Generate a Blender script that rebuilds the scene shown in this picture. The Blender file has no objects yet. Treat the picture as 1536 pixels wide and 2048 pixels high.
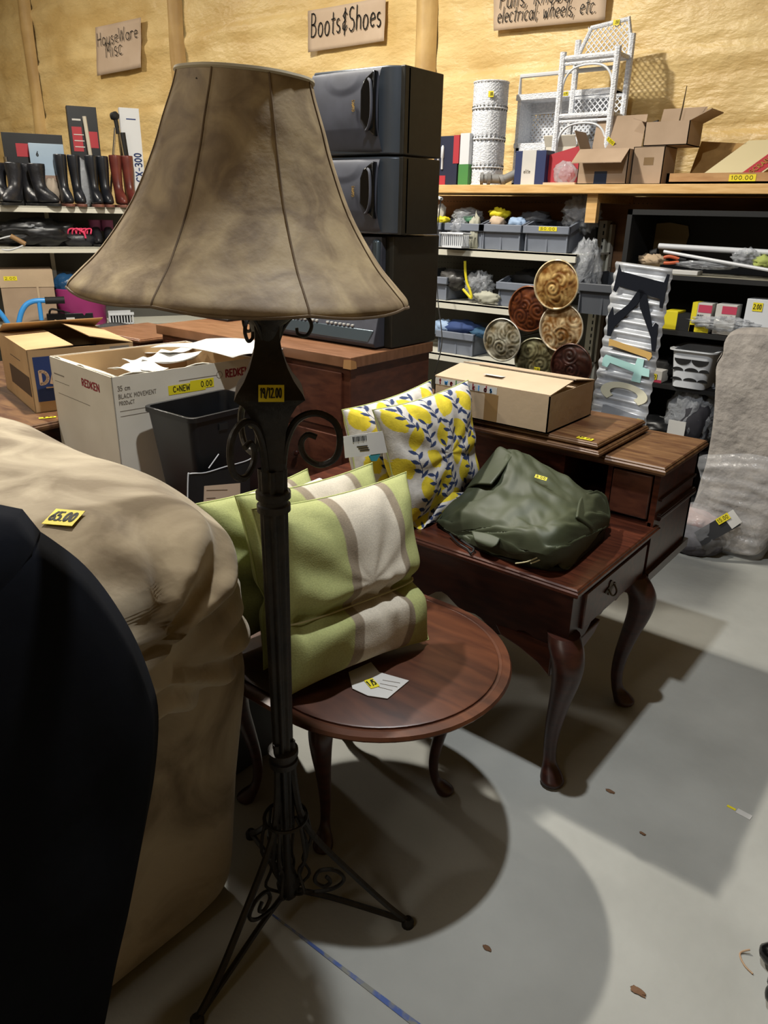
import bpy, math, random
from mathutils import Vector, Matrix, noise
random.seed(7)
# ------------------------------------------------------------------ camera, light, exposure
S = bpy.context.scene
COL = S.collection
H, F = 1.5, 1500.0
PITCH, ROLL, AZ = math.radians(21.9), math.radians(1.2), math.radians(38.4)
FW = Vector((-math.sin(AZ)*math.cos(PITCH), math.cos(AZ)*math.cos(PITCH), -math.sin(PITCH)))
_r0 = Vector((math.cos(AZ), math.sin(AZ), 0)); _u0 = _r0.cross(FW)
RT = math.cos(ROLL)*_r0 + math.sin(ROLL)*_u0
UP = RT.cross(FW)
CAM = Vector((0, 0, H))
cd = bpy.data.cameras.new('camera'); cam = bpy.data.objects.new('camera', cd); COL.objects.link(cam)
cd.sensor_fit = 'VERTICAL'; cd.sensor_height = 36; cd.sensor_width = 27; cd.lens = F/2048*36; cd.clip_start = 0.02
m3 = Matrix((RT, UP, -FW)).transposed(); cam.matrix_world = Matrix.Translation(CAM) @ m3.to_4x4()
S.camera = cam
S.view_settings.view_transform = 'Standard'; S.view_settings.look = 'None'; S.view_settings.gamma = 1
S.view_settings.use_curve_mapping = False; S.view_settings.exposure = 0.45
w = bpy.data.worlds.new('world'); S.world = w; w.use_nodes = True
w.node_tree.nodes['Background'].inputs[0].default_value = (1.0, 0.86, 0.66, 1)
w.node_tree.nodes['Background'].inputs[1].default_value = 0.085
def lamp(name, loc, energy, col, size=0.3, sy=None):
    l = bpy.data.lights.new(name, 'AREA'); l.energy = energy; l.color = col; l.size = size
    if sy: l.shape = 'RECTANGLE'; l.size_y = sy
    o = bpy.data.objects.new(name, l); o.location = loc; COL.objects.link(o); return o
lamp('ceiling_lamp_key', (-0.93, 1.42, 3.1), 40, (0.93, 0.97, 1.0), .08)
lamp('ceiling_lamp_side', (-3.0, 2.0, 3.7), 34, (1.0, 0.93, 0.82), .12)
lamp('ceiling_lamp_wall', (-3.2, 2.1, 3.9), 125, (1.0, 0.95, 0.84), .12)
lamp('ceiling_lamp_far', (-7.0, 2.4, 3.9), 55, (1.0, 0.92, 0.8), .3)
lamp('fill_light_near', (-4.4, -1.4, 3.9), 62, (1.0, 0.94, 0.84), .4)  # added fill from the camera side, lifts front faces; no real fitting
lamp('fill_light_front', (-0.9, -2.6, 3.9), 34, (1.0, 0.93, 0.82), 1.2)  # added soft fill for lampshade front, speakers and boxes; no such lamp known

# ------------------------------------------------------------------ pixel -> place helpers
def ray(x, y): return FW + RT*((x-768)/F) + UP*((1024-y)/F)
def PZ(x, y, z): d = ray(x, y); return CAM + d*((z-H)/d.z)
def PY(x, y, Y): d = ray(x, y); return CAM + d*(Y/d.y)
def PX(x, y, X): d = ray(x, y); return CAM + d*(X/d.x)
def PP(x, y, p0, n): d = ray(x, y); return CAM + d*((Vector(p0)-CAM).dot(n)/d.dot(n))
# ------------------------------------------------------------------ materials
def lin(c):
    if isinstance(c, str): c = [int(c[i:i+2], 16)/255 for i in (0, 2, 4)]
    return tuple((v/12.92 if v <= .04045 else ((v+.055)/1.055)**2.4) for v in c) + (1,)
MATS = {}
def M(name, c, rough=.7, metal=0, c2=None, ns=8, nd=4, stretch=(1,1,1), bump=0, bs=60, attr=False, alpha=1, trans=0, spec=.5, lo=.35, hi=.65, wave=0, sheen=0):
    if name in MATS: return MATS[name]
    m = bpy.data.materials.new(name); m.use_nodes = True; nt = m.node_tree; N = nt.nodes; L = nt.links
    b = N['Principled BSDF']; b.inputs['Roughness'].default_value = rough; b.inputs['Metallic'].default_value = metal
    b.inputs['Base Color'].default_value = lin(c); b.inputs['Specular IOR Level'].default_value = spec
    if sheen: b.inputs['Sheen Weight'].default_value = sheen
    tc = N.new('ShaderNodeTexCoord'); mp = N.new('ShaderNodeMapping'); mp.inputs['Scale'].default_value = stretch
    L.new(tc.outputs['Object'], mp.inputs['Vector'])
    src = None
    if attr:
        a = N.new('ShaderNodeAttribute'); a.attribute_name = 'col'; src = a.outputs['Color']
    if c2 is not None:
        n = N.new('ShaderNodeTexNoise'); n.inputs['Scale'].default_value = ns; n.inputs['Detail'].default_value = nd
        if wave: n.inputs['Distortion'].default_value = wave
        L.new(mp.outputs[0], n.inputs['Vector'])
        r = N.new('ShaderNodeValToRGB'); r.color_ramp.elements[0].position = lo; r.color_ramp.elements[1].position = hi
        r.color_ramp.elements[0].color = lin(c); r.color_ramp.elements[1].color = lin(c2)
        L.new(n.outputs['Fac'], r.inputs['Fac'])
        if src is None: src = r.outputs['Color']
        else:
            mx = N.new('ShaderNodeMix'); mx.data_type = 'RGBA'; mx.blend_type = 'MULTIPLY'; mx.inputs['Factor'].default_value = 1
            L.new(src, mx.inputs['A']); L.new(r.outputs['Color'], mx.inputs['B']); src = mx.outputs['Result']
    if src is not None: L.new(src, b.inputs['Base Color'])
    if bump:
        n2 = N.new('ShaderNodeTexNoise'); n2.inputs['Scale'].default_value = bs; n2.inputs['Detail'].default_value = 5
        L.new(mp.outputs[0], n2.inputs['Vector'])
        bp = N.new('ShaderNodeBump'); bp.inputs['Strength'].default_value = bump; bp.inputs['Distance'].default_value = .01
        L.new(n2.outputs['Fac'], bp.inputs['Height']); L.new(bp.outputs[0], b.inputs['Normal'])
    if alpha < 1: b.inputs['Alpha'].default_value = alpha
    if trans: b.inputs['Transmission Weight'].default_value = trans
    MATS[name] = m; return m
FLOOR = M('concrete', '8b8b85', .75, c2='a3a39d', ns=2.2, nd=8, bump=.12, bs=40, lo=.3, hi=.7)
FOAM = M('spray foam', 'd2b274', .42, c2='e6cb90', ns=2, nd=6, bump=1.0, bs=16, stretch=(1,1,2.2))
TRIM = M('foam over post', 'b08f5a', .6, c2='cfae72', ns=3, bump=.4, bs=20)
CEIL = M('ceiling paint', '8a7d62', .9, c2='958768', ns=3)
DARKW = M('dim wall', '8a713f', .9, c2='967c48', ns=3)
PLY = M('plywood', '6b4a30', .8, c2='8a6240', ns=3, stretch=(1,1,6), nd=5)
PINE = M('pine board', 'c69a5c', .6, c2='d9b176', ns=5, stretch=(1.5,14,14), nd=6)
MAHOG = M('mahogany', '35180f', .32, c2='52291a', ns=4, stretch=(2,14,14), nd=6, wave=.4)
MAHOG_D = M('dark mahogany', '2a1410', .35, c2='3d1f17', ns=5, stretch=(3,3,12), nd=5)
WORNTOP = M('worn walnut top', '4a2c1a', .42, c2='7a5a3a', ns=5, stretch=(1.5,7,1), nd=9, wave=.7, lo=.35, hi=.75)
ROUNDTOP = M('worn round top', '3c2015', .38, c2='643a24', ns=4, stretch=(1.2,5,1), nd=9, wave=.8, lo=.35, hi=.8)
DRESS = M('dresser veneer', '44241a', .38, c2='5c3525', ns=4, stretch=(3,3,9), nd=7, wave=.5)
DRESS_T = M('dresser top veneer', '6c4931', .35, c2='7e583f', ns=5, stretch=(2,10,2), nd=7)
IRON = M('black iron', '16130f', .5, metal=.35, c2='2a241c', ns=18, bump=.2, bs=80)
SHADE = M('mottled parchment', '79654a', .65, c2='a8936e', ns=15, nd=10, wave=.9, bump=.15, bs=30, lo=.36, hi=.66)
SHADE_D = M('parchment seam', '5c4a34', .8, c2='735f45', ns=30)
SUEDE = M('tan suede', '6a5b44', .92, c2='a3957c', ns=4.5, nd=7, wave=1.2, bump=.1, bs=60, sheen=.25)
BLACKCLOTH = M('black cloth', '05070d', .95, spec=.15, c2='0a0d15', ns=5, bump=.3, bs=9)
GREEN = M('pillow cloth', 'ffffff', .9, attr=True, c2='efefef', ns=260, nd=2, bump=.12, bs=300)
LEMON = M('lemon print cloth', 'ffffff', .85, attr=True, c2='e6e6e6', ns=40, nd=2, bump=.1, bs=200)
CARD = M('cardboard', 'a98a62', .85, c2='b99a70', ns=4, bump=.05)
CARD_L = M('light cardboard', 'ab957a', .85, c2='b8a286', ns=4, bump=.05)
CARD_G = M('grey brown cardboard', '97816a', .85, c2='a8917a', ns=4)
CARD_D = M('cardboard inside', '6e573a', .9, c2='7d6545', ns=4)
WCARD = M('white coated cardboard', 'c4bdae', .7, c2='d2ccbe', ns=3)
WHITE = M('white plastic', 'c9ccd0', .45)
WICKER = M('white wicker', 'd2d6de', .6, c2='eceef2', ns=60, stretch=(1,1,2), bump=.9, bs=90)
PAPER = M('white paper', 'bab8b4', .8, c2='c6c4bf', ns=5)
PAPER_T = M('tan poster paper', 'bda68e', .85, c2='c8b29b', ns=4)
INK = M('marker ink', '161412', .7)
INKG = M('grey print', '7d7569', .8)
INKR = M('red print', '8e2430', .7)
INKB = M('blue print', '1f3468', .7)
YEL = M('yellow sticker', 'd8c81e', .6)
BLK = M('black plastic', '101113', .4, c2='16171a', ns=10)
BLKM = M('matte black', '0b0b0c', .7)
BLKG = M('glossy black', '08090a', .18)
SPK = M('speaker grey plastic', '2d2f38', .68, c2='383a44', ns=12)
SPKC = M('speaker black vinyl', '17150f', .45, c2='1d1b14', ns=40)
SILV = M('silver grey plastic', '4a555c', .3, metal=.5)
CHROME = M('chrome', 'b8b8b8', .2, metal=1)
STEELW = M('cream enamel steel', 'c9c6b8', .45)
PEG = M('grey pegboard', '4b4943', .7)
BIN = M('grey bin plastic', '6a707c', .5, c2='757b87', ns=5)
BIND = M('dark grey bin plastic', '4a4d53', .5)
BLUE = M('blue plastic', '2a4a86', .45)
SKYB = M('sky blue paint', '3a8fd6', .35)
MAG = M('magenta plastic', '8c2a63', .5, c2='97306c', ns=4)
PINK = M('pink lace', 'd43d62', .6)
REDB = M('brown red leather', '532420', .38, c2='6b322a', ns=9)
LEATH = M('black leather', '15161a', .4, c2='222329', ns=12, bump=.3, bs=40)
RUBBER = M('black rubber', '17191e', .35, c2='22252c', ns=6)
SOLE = M('brown sole', '70463a', .6)
RED = M('red card', 'a32833', .6)
CREAM = M('cream card', 'c5b78f', .7)
CLEAR = M('clear plastic film', 'f0f2f6', .1, alpha=.15, spec=.9, bump=1.0, bs=22)
CLEARB = M('cloudy plastic bag', 'c4c8ce', .08, alpha=.38, spec=1.0, bump=1.0, bs=45)
FELT = M('grey fibre pad', '86807a', .98, c2='a39c94', ns=12, nd=9, bump=.8, bs=30)
OLIVE = M('olive nylon', '2f3422', .62, c2='3a402a', ns=4, bump=.15, bs=14)
OLIVE_D = M('dark olive lining', '15170f', .8)
BRASS = M('aged brass', '4f4330', .45, metal=.8)
GALV = M('corrugated steel', 'a6a9ae', .38, metal=.35, c2='d0d3d8', ns=7)
TEAL = M('mint paint', '8fb8b4', .6)
MUST = M('mustard paint', 'a8853f', .6)
BEIGE = M('bone paint', 'b9b6a0', .6)
GREY = M('grey paint', '6d7178', .6)
NAVY = M('navy paint', '0e1119', .9, spec=.15)
GREENP = M('green print', '3e7a3c', .6)
DBLUE = M('blue cloth', '2a3f6e', .8)
PLATE_A = M('amber plate', '9a6a34', .35, metal=.4, attr=True, c2='ffffff', ns=9, bump=.3, bs=40)
TUBEW = M('white rod', 'c4c6ca', .4)
ORANGE = M('orange rubber', 'b8542a', .6)

# ------------------------------------------------------------------ mesh helpers
class MB:
    def __init__(s): s.v = []; s.f = []; s.c = None
    def add(s, vs, fs, Mx=None):
        o = len(s.v)
        for p in vs:
            p = Vector(p); s.v.append(Mx @ p if Mx is not None else p)
        s.f += [tuple(i+o for i in f) for f in fs]; return s
    def box(s, a, b, Mx=None):
        x0, y0, z0 = a; x1, y1, z1 = b
        if x0 > x1: x0, x1 = x1, x0
        if y0 > y1: y0, y1 = y1, y0
        if z0 > z1: z0, z1 = z1, z0
        return s.add([(x0,y0,z0),(x1,y0,z0),(x1,y1,z0),(x0,y1,z0),(x0,y0,z1),(x1,y0,z1),(x1,y1,z1),(x0,y1,z1)],
                     [(0,3,2,1),(4,5,6,7),(0,1,5,4),(1,2,6,5),(2,3,7,6),(3,0,4,7)], Mx)
    def hexa(s, b4, t4):   # bottom four (ccw), top four
        return s.add(list(b4)+list(t4), [(0,3,2,1),(4,5,6,7),(0,1,5,4),(1,2,6,5),(2,3,7,6),(3,0,4,7)])
    def prism(s, pts, a, b, axis='z', Mx=None):
        n = len(pts)
        def mk(p, t): return {'z': (p[0],p[1],t), 'y': (p[0],t,p[1]), 'x': (t,p[0],p[1])}[axis]
        return s.add([mk(p,a) for p in pts]+[mk(p,b) for p in pts],
                     [tuple(range(n))[::-1], tuple(range(n,2*n))]+[(i,(i+1)%n,n+(i+1)%n,n+i) for i in range(n)], Mx)
    def lathe(s, prof, seg=32, cx=0, cy=0, ph=0, cap=True, sx=1, sy=1, Mx=None):
        vs = []; fs = []
        for z, r in prof:
            for k in range(seg):
                a = ph+2*math.pi*k/seg; vs.append((cx+r*sx*math.cos(a), cy+r*sy*math.sin(a), z))
        for i in range(len(prof)-1):
            for k in range(seg):
                k2 = (k+1) % seg; fs.append((i*seg+k, i*seg+k2, (i+1)*seg+k2, (i+1)*seg+k))
        if cap: fs.append(tuple(range(seg))[::-1]); fs.append(tuple((len(prof)-1)*seg+k for k in range(seg)))
        return s.add(vs, fs, Mx)
    def tube(s, pts, r, seg=8, closed=False, Mx=None, flat=1.0):
        pts = [Vector(p) for p in pts]; n = len(pts)
        rs = r if isinstance(r, (list, tuple)) else [r]*n
        vs = []; fs = []; up = None
        for i, p in enumerate(pts):
            a = pts[i-1] if (i or closed) else p; b = pts[(i+1) % n] if (i < n-1 or closed) else p
            t = (b-a).normalized() if (b-a).length > 1e-9 else Vector((0,0,1))
            if up is None: up = t.orthogonal().normalized()
            up = (up - t*up.dot(t)); up = up.normalized() if up.length > 1e-6 else t.orthogonal().normalized()
            q = t.cross(up)
            for k in range(seg):
                an = 2*math.pi*k/seg; vs.append(p + up*(rs[i]*math.cos(an)) + q*(rs[i]*flat*math.sin(an)))
        m = n if closed else n-1
        for i in range(m):
            j = (i+1) % n
            for k in range(seg):
                k2 = (k+1) % seg; fs.append((i*seg+k, i*seg+k2, j*seg+k2, j*seg+k))
        if not closed: fs.append(tuple(range(seg))[::-1]); fs.append(tuple((n-1)*seg+k for k in range(seg)))
        return s.add(vs, fs, Mx)
    def grid(s, fn, nu, nv, wrap=False, cf=None, Mx=None):
        vs = []; fs = []; cs = []
        for j in range(nv+1):
            for i in range(nu if wrap else nu+1):
                u, v = i/nu, j/nv; vs.append(fn(u, v)); cs.append(cf(u, v) if cf else (1,1,1,1))
        w_ = nu if wrap else nu+1
        for j in range(nv):
            for i in range(nu):
                i2 = (i+1) % w_ if wrap else i+1
                fs.append((j*w_+i, j*w_+i2, (j+1)*w_+i2, (j+1)*w_+i))
        if cf:
            if s.c is None: s.c = [(1,1,1,1)]*len(s.v)
            s.c += cs
        return s.add(vs, fs, Mx)
    def blob(s, c, r, n=24, amp=.15, fr=3, e=1.0, seed=0, Mx=None, flatz=None):
        c = Vector(c)
        def fn(u, v):
            th = 2*math.pi*u; ph = math.pi*(v-.5)
            def pw(x): return math.copysign(abs(x)**e, x)
            d = Vector((pw(math.cos(ph))*pw(math.cos(th)), pw(math.cos(ph))*pw(math.sin(th)), pw(math.sin(ph))))
            k = 1+amp*noise.noise(d*fr+Vector((seed, seed*2.3, 1.7)))+amp*.5*noise.noise(d*fr*2.7+Vector((seed,3,seed)))
            p = Vector((c.x+d.x*r[0]*k, c.y+d.y*r[1]*k, c.z+d.z*r[2]*k))
            if flatz is not None and p.z < flatz: p.z = flatz
            return p
        return s.grid(fn, n, n//2, wrap=True, Mx=Mx)
    def build(s, name, mat, parent=None, smooth=True, bev=0, solid=0, sub=0, world=False, ang=40, kind=None, label=None):
        vs = s.v
        if world and parent is not None:
            inv = parent.matrix_basis.inverted(); vs = [inv @ p for p in vs]
        me = bpy.data.meshes.new(name); me.from_pydata([tuple(p) for p in vs], [], s.f); me.update()
        if s.c is not None:
            a = me.color_attributes.new('col', 'FLOAT_COLOR', 'POINT')
            for i, c in enumerate(s.c+[(1,1,1,1)]*(len(vs)-len(s.c))): a.data[i].color = c
        me.materials.append(mat)
        if smooth:
            for p in me.polygons: p.use_smooth = True
            me.set_sharp_from_angle(angle=math.radians(ang))
        o = bpy.data.objects.new(name, me); COL.objects.link(o)
        if parent is not None: o.parent = parent
        if solid: md = o.modifiers.new('solid', 'SOLIDIFY'); md.thickness = solid; md.offset = -1
        if bev: md = o.modifiers.new('bevel', 'BEVEL'); md.width = bev; md.segments = 2; md.limit_method = 'ANGLE'; md.angle_limit = math.radians(50)
        if sub: md = o.modifiers.new('sub', 'SUBSURF'); md.levels = sub; md.render_levels = sub
        if kind: o['kind'] = kind
        if label: o['label'] = label
        return o
def thing(name, label, cat, loc=(0,0,0), rz=0, group=None, M4=None):
    o = bpy.data.objects.new(name, None); COL.objects.link(o); o.empty_display_size = .05
    if M4 is not None: o.matrix_basis = M4
    else: o.location = loc; o.rotation_euler = (0, 0, rz)
    bpy.context.view_layer.update() if False else None
    if M4 is None: o.matrix_basis = Matrix.Translation(Vector(loc)) @ Matrix.Rotation(rz, 4, 'Z')
    o['label'] = label; o['category'] = cat
    if group: o['group'] = group
    return o
def single(mb, name, mat, label, cat, group=None, **k):
    xs = [p.x for p in mb.v]; ys = [p.y for p in mb.v]; zs = [p.z for p in mb.v]
    c = Vector(((min(xs)+max(xs))/2, (min(ys)+max(ys))/2, min(zs)))
    mb.v = [p-c for p in mb.v]; o = mb.build(name, mat, None, **k); o.location = c
    o['label'] = label; o['category'] = cat
    if group: o['group'] = group
    return o
def structure(o): o['kind'] = 'structure'; return o
def dup(root, M4, label=None, group=None):
    r = root.copy(); COL.objects.link(r); r.matrix_basis = M4
    if label: r['label'] = label
    if group: r['group'] = group
    def rec(a, b):
        for ch in list(a.children):
            c = ch.copy(); COL.objects.link(c); c.parent = b; rec(ch, c)
    rec(root, r); return r
def TR(loc, rz=0): return Matrix.Translation(Vector(loc)) @ Matrix.Rotation(rz, 4, 'Z')
def frame(o, ux, uy):   # matrix: x along ux, y along uy, origin o
    ux = Vector(ux).normalized(); uy = Vector(uy); uz = ux.cross(uy).normalized(); uy = uz.cross(ux)
    m = Matrix((ux, uy, uz)).transposed().to_4x4(); return Matrix.Translation(Vector(o)) @ m
from mathutils.bvhtree import BVHTree
def hit(mb, x, y):
    t = BVHTree.FromPolygons([tuple(p) for p in mb.v], mb.f); d = ray(x, y).normalized(); r_ = t.ray_cast(CAM, d)
    n = r_[1]; return r_[0], (n if n.dot(d) < 0 else -n)
# stroke font: polylines in a 1-high box; ascender to 1, x-height .6
A_ = math.pi
def arc(cx, cy, rx, ry, a0, a1, n=9): return [(cx+rx*math.cos(math.radians(a0+(a1-a0)*i/(n-1))), cy+ry*math.sin(math.radians(a0+(a1-a0)*i/(n-1)))) for i in range(n)]
G = {
 'a': (.5, [arc(.24,.28,.2,.28,30,390,12), [(.44,.55),(.44,.1),(.5,0)]]),
 'b': (.5, [[(.06,1),(.06,0)], arc(.25,.28,.19,.28,180,-180,12)]),
 'c': (.42, [arc(.24,.3,.2,.3,50,310)]), 'd': (.5, [arc(.24,.28,.2,.28,0,360,12), [(.44,1),(.44,0)]]),
 'e': (.45, [[(.05,.3),(.42,.36)]+arc(.24,.3,.19,.28,20,310)]),
 'h': (.48, [[(.06,1),(.06,0)], [(.06,.4)]+arc(.23,.38,.17,.2,150,0,6)+[(.42,0)]]),
 'i': (.18, [[(.08,.55),(.08,0)], [(.08,.75),(.09,.79)]]), 'k': (.42, [[(.06,1),(.06,0)], [(.36,.55),(.08,.25),(.38,0)]]),
 'l': (.18, [[(.08,1),(.08,0)]]), 'm': (.7, [[(.05,.55),(.05,0)], arc(.18,.4,.13,.17,180,0,6)+[(.31,0)], arc(.46,.4,.14,.17,180,0,6)+[(.6,0)]]),
 'n': (.48, [[(.06,.55),(.06,0)], arc(.23,.38,.17,.2,160,0,6)+[(.41,0)]]),
 'o': (.5, [arc(.24,.3,.2,.3,90,450,13)]), 'r': (.38, [[(.06,.55),(.06,0)], arc(.24,.36,.17,.2,160,40,5)]),
 's': (.4, [arc(.2,.44,.14,.14,60,250,7)+arc(.2,.15,.14,.15,80,-150,7)]),
 't': (.36, [[(.18,.9),(.17,.05),(.26,0)], [(.03,.62),(.34,.64)]]),
 'u': (.48, [[(.06,.55),(.06,.2)]+arc(.23,.2,.17,.2,180,360,6)+[(.41,.55)], [(.41,.5),(.42,0)]]),
 'w': (.66, [[(.04,.55),(.16,0),(.3,.45),(.44,0),(.58,.6)]]), 'f': (.34, [[(.32,.95),(.2,1),(.14,.8),(.14,0)], [(.02,.55),(.3,.55)]]),
 'A': (.6, [[(.02,0),(.28,1),(.54,0)], [(.12,.36),(.44,.36)]]), 'B': (.55, [[(.06,1),(.06,0)], [(.06,1)]+arc(.2,.76,.22,.24,80,-80,6)+[(.08,.52)], [(.08,.52)]+arc(.22,.26,.26,.26,80,-80,6)+[(.06,0)]]),
 'C': (.6, [arc(.32,.5,.27,.5,45,315)]), 'D': (.6, [[(.06,1),(.06,0)], [(.06,1)]+arc(.15,.5,.38,.5,80,-80,9)+[(.06,0)]]),
 'E': (.5, [[(.45,1),(.06,1),(.06,0),(.46,0)], [(.06,.52),(.38,.52)]]), 'H': (.58, [[(.06,1),(.06,0)], [(.5,1),(.5,0)], [(.06,.5),(.5,.54)]]),
 'K': (.55, [[(.06,1),(.06,0)], [(.5,1),(.08,.45),(.5,0)]]), 'M': (.7, [[(.05,0),(.08,1),(.32,.35),(.56,1),(.62,0)]]),
 'P': (.5, [[(.06,1),(.06,0)], [(.06,1)]+arc(.2,.74,.24,.26,80,-80,6)+[(.06,.48)]]), 'R': (.55, [[(.06,1),(.06,0)], [(.06,1)]+arc(.2,.74,.24,.26,80,-80,6)+[(.1,.48),(.5,0)]]),
 'S': (.52, [arc(.26,.76,.2,.24,50,250,8)+arc(.26,.26,.22,.26,80,-150,8)]), 'N': (.6, [[(.06,0),(.06,1),(.52,0),(.52,1)]]),
 'X': (.55, [[(.02,0),(.5,1)], [(.02,1),(.5,0)]]), 'W': (.8, [[(.02,1),(.2,0),(.38,.8),(.56,0),(.74,1)]]), 'Y': (.5, [[(.02,1),(.25,.5),(.48,1)], [(.25,.5),(.25,0)]]), 'O': (.62, [arc(.3,.5,.26,.5,90,450,14)]), 'V': (.55,[[(.02,1),(.26,0),(.5,1)]]), 'I': (.2,[[(.08,1),(.08,0)]]), 'L': (.45,[[(.06,1),(.06,0),(.42,0)]]), 'T': (.55,[[(.02,1),(.5,1)],[(.26,1),(.26,0)]]),
 '&': (.5, [[(.42,.75),(.25,.85),(.1,.68),(.3,.5),(.1,.35),(.1,.15),(.28,.08),(.45,.25)], [(.27,1.0),(.25,-.12)]]),
 '0': (.5, [arc(.24,.5,.19,.5,90,450,13)]), '1': (.28, [[(.05,.8),(.16,1),(.15,0)]]), '2': (.5, [arc(.24,.75,.19,.25,160,-40,7)+[(.05,0),(.46,.02)]]),
 '3': (.48, [arc(.2,.76,.2,.24,140,-90,7)+arc(.2,.27,.23,.27,90,-140,7)]), '5': (.5, [[(.44,1),(.1,1),(.08,.58)]+arc(.2,.3,.23,.3,100,-140,8)]),
 '9': (.48, [arc(.22,.72,.18,.26,0,360,11)+[(.4,.7),(.36,0)]]), '6': (.48,[[(.36,1),(.08,.4)]+arc(.24,.27,.19,.27,170,-180,11)]),
 '/': (.42, [[(.02,-.1),(.38,1.05)]]), '-': (.4, [[(.05,.45),(.34,.45)]]), ',': (.16, [[(.08,.06),(.02,-.16)]]), '.': (.16, [[(.06,.0),(.08,.05)]]),
 ';': (.2, [[(.08,.06),(.02,-.16)], [(.09,.4),(.1,.44)]]), ' ': (.32, []), '=': (.4,[[(.05,.55),(.34,.55)],[(.05,.3),(.34,.3)]]),
}
def text_mb(txt, h, wt=.07, slant=.0, track=.1, lift=.0008, width=None, jit=.0):
    """flat raised strokes in local xy plane, starting at the origin"""
    mb = MB(); x = 0; strokes = []
    for ch in txt:
        g = G.get(ch) or G.get(ch.lower()) or (.4, [])
        dy = random.uniform(-jit, jit)
        for st in g[1]: strokes.append([(x+p[0]+slant*p[1], p[1]+dy) for p in st])
        x += g[0]+track
    sx = h if width is None else width/max(x, .01)
    for st in strokes:
        pts = [Vector((p[0]*sx, p[1]*h, 0)) for p in st]; hw = wt*h/2
        for p, q in zip(pts, pts[1:]):
            t = (q-p)
            if t.length < 1e-9: continue
            t.normalize(); n = Vector((-t.y, t.x, 0))*hw; e = t*hw*.6; a = p-e; b = q+e
            mb.add([a-n, b-n, b+n, a+n]+[v+Vector((0,0,lift)) for v in (a-n, b-n, b+n, a+n)], [(4,5,6,7),(0,1,5,4),(1,2,6,5),(2,3,7,6),(3,0,4,7)])
    return mb
def writing(root, M4, txt, h, mat, name='lettering', **k):
    """text on a surface; M4 is a world frame whose x runs along the line, z off the surface"""
    mb = text_mb(txt, h, **k); mb.v = [M4 @ p for p in mb.v]
    return mb.build(name, mat, root, smooth=False, world=True)
def label_plate(root, M4, w_, h_, mat, name='paper_label', t=.0006):
    mb = MB(); mb.box((0,0,0), (w_,h_,t), M4); return mb.build(name, mat, root, smooth=False, world=True)
def sticker(root, M4, w_=.05, h_=.03, txt='5/3.00'):
    mb = MB(); mb.box((0,0,0.0002), (w_,h_,.0012), M4); o = mb.build('price_sticker', YEL, root, smooth=False, world=True)
    t = text_mb(txt, h_*.55, wt=.13, width=w_*.85); Mx = M4 @ Matrix.Translation((w_*.08, h_*.25, .0013)); t.v = [Mx @ p for p in t.v]
    t.build('handwriting', INK, o, smooth=False) if False else None
    inv = root.matrix_basis.inverted(); t.v = [inv @ p for p in t.v]; t.build('handwriting', INK, o, smooth=False)
    return o
def lattice(mb, o, ux, uy, w_, h_, n, r=.003):
    o = Vector(o); ux = Vector(ux); uy = Vector(uy); st = w_/n; m = int(math.ceil(h_/st))
    for k in range(-m, n+1):
        for sgn in (1, -1):
            a0 = k*st if sgn > 0 else w_-k*st
            p = []
            for t in (0, h_):
                p.append((a0+sgn*t, t))
            (xa, ya), (xb, yb) = p
            # clip to 0..w
            def cl(xa, ya, xb, yb):
                if xa < 0: 
                    if xb <= 0: return None
                    ya = ya+(0-xa)/(xb-xa)*(yb-ya); xa = 0
                if xa > w_:
                    if xb >= w_: return None
                    ya = ya+(w_-xa)/(xb-xa)*(yb-ya); xa = w_
                if xb > w_: yb = ya+(w_-xa)/(xb-xa)*(yb-ya); xb = w_
                if xb < 0: yb = ya+(0-xa)/(xb-xa)*(yb-ya); xb = 0
                return xa, ya, xb, yb
            q = cl(xa, ya, xb, yb)
            if q and abs(q[3]-q[1]) > 1e-4: mb.tube([o+ux*q[0]+uy*q[1], o+ux*q[2]+uy*q[3]], r, 4)
    return mb
def catmull(p, t):
    n = len(p)-1; x = min(max(t, 0), 1)*n; i = min(int(x), n-1); f = x-i
    a = p[max(i-1,0)]; b = p[i]; c = p[i+1]; d = p[min(i+2,n)]
    return b*1.0 + (c-a)*(.5*f) + (a*2.0-b*5.0+c*4.0-d)*(.5*f*f) + (b*3.0-a-c*3.0+d)*(.5*f*f*f)
def curve(pts, n=40):
    pts = [Vector(p) for p in pts]; return [catmull(pts, i/n) for i in range(n+1)]
def patch(ctrl, u, v):
    return catmull([catmull(r, u) for r in ctrl], v)
# ================================================================== STRUCTURE
WY = 4.6
mb = MB(); mb.box((-12, -4, -.1), (4, 5.2, 0)); structure(mb.build('floor', FLOOR, smooth=False))
def foam(u, v):
    x = -11.6+u*14.6; z = v*4.3
    d = .02*noise.noise(Vector((x*1.4, 0, z*1.7)))+.016*noise.noise(Vector((x*3.5, 3, z*7)))+.006*noise.noise(Vector((x*9, 5, z*16)))
    zc = [.72, 1.34, 1.95, 2.33, 2.83, 3.3]
    for k, c in enumerate(zc):
        c2 = c+.035*noise.noise(Vector((x*.9, k*7, 0))); q = (z-c2)/.022
        d -= .022*math.exp(-q*q)*(.6+.8*noise.noise(Vector((x*2, k*3, 4))))
        q = (z-c2+.06)/.05; d += .014*math.exp(-q*q)
    return Vector((x, WY-.01-d, z))
mb = MB(); mb.grid(foam, 420, 190); structure(mb.build('wall_back', FOAM, ang=180))
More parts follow.
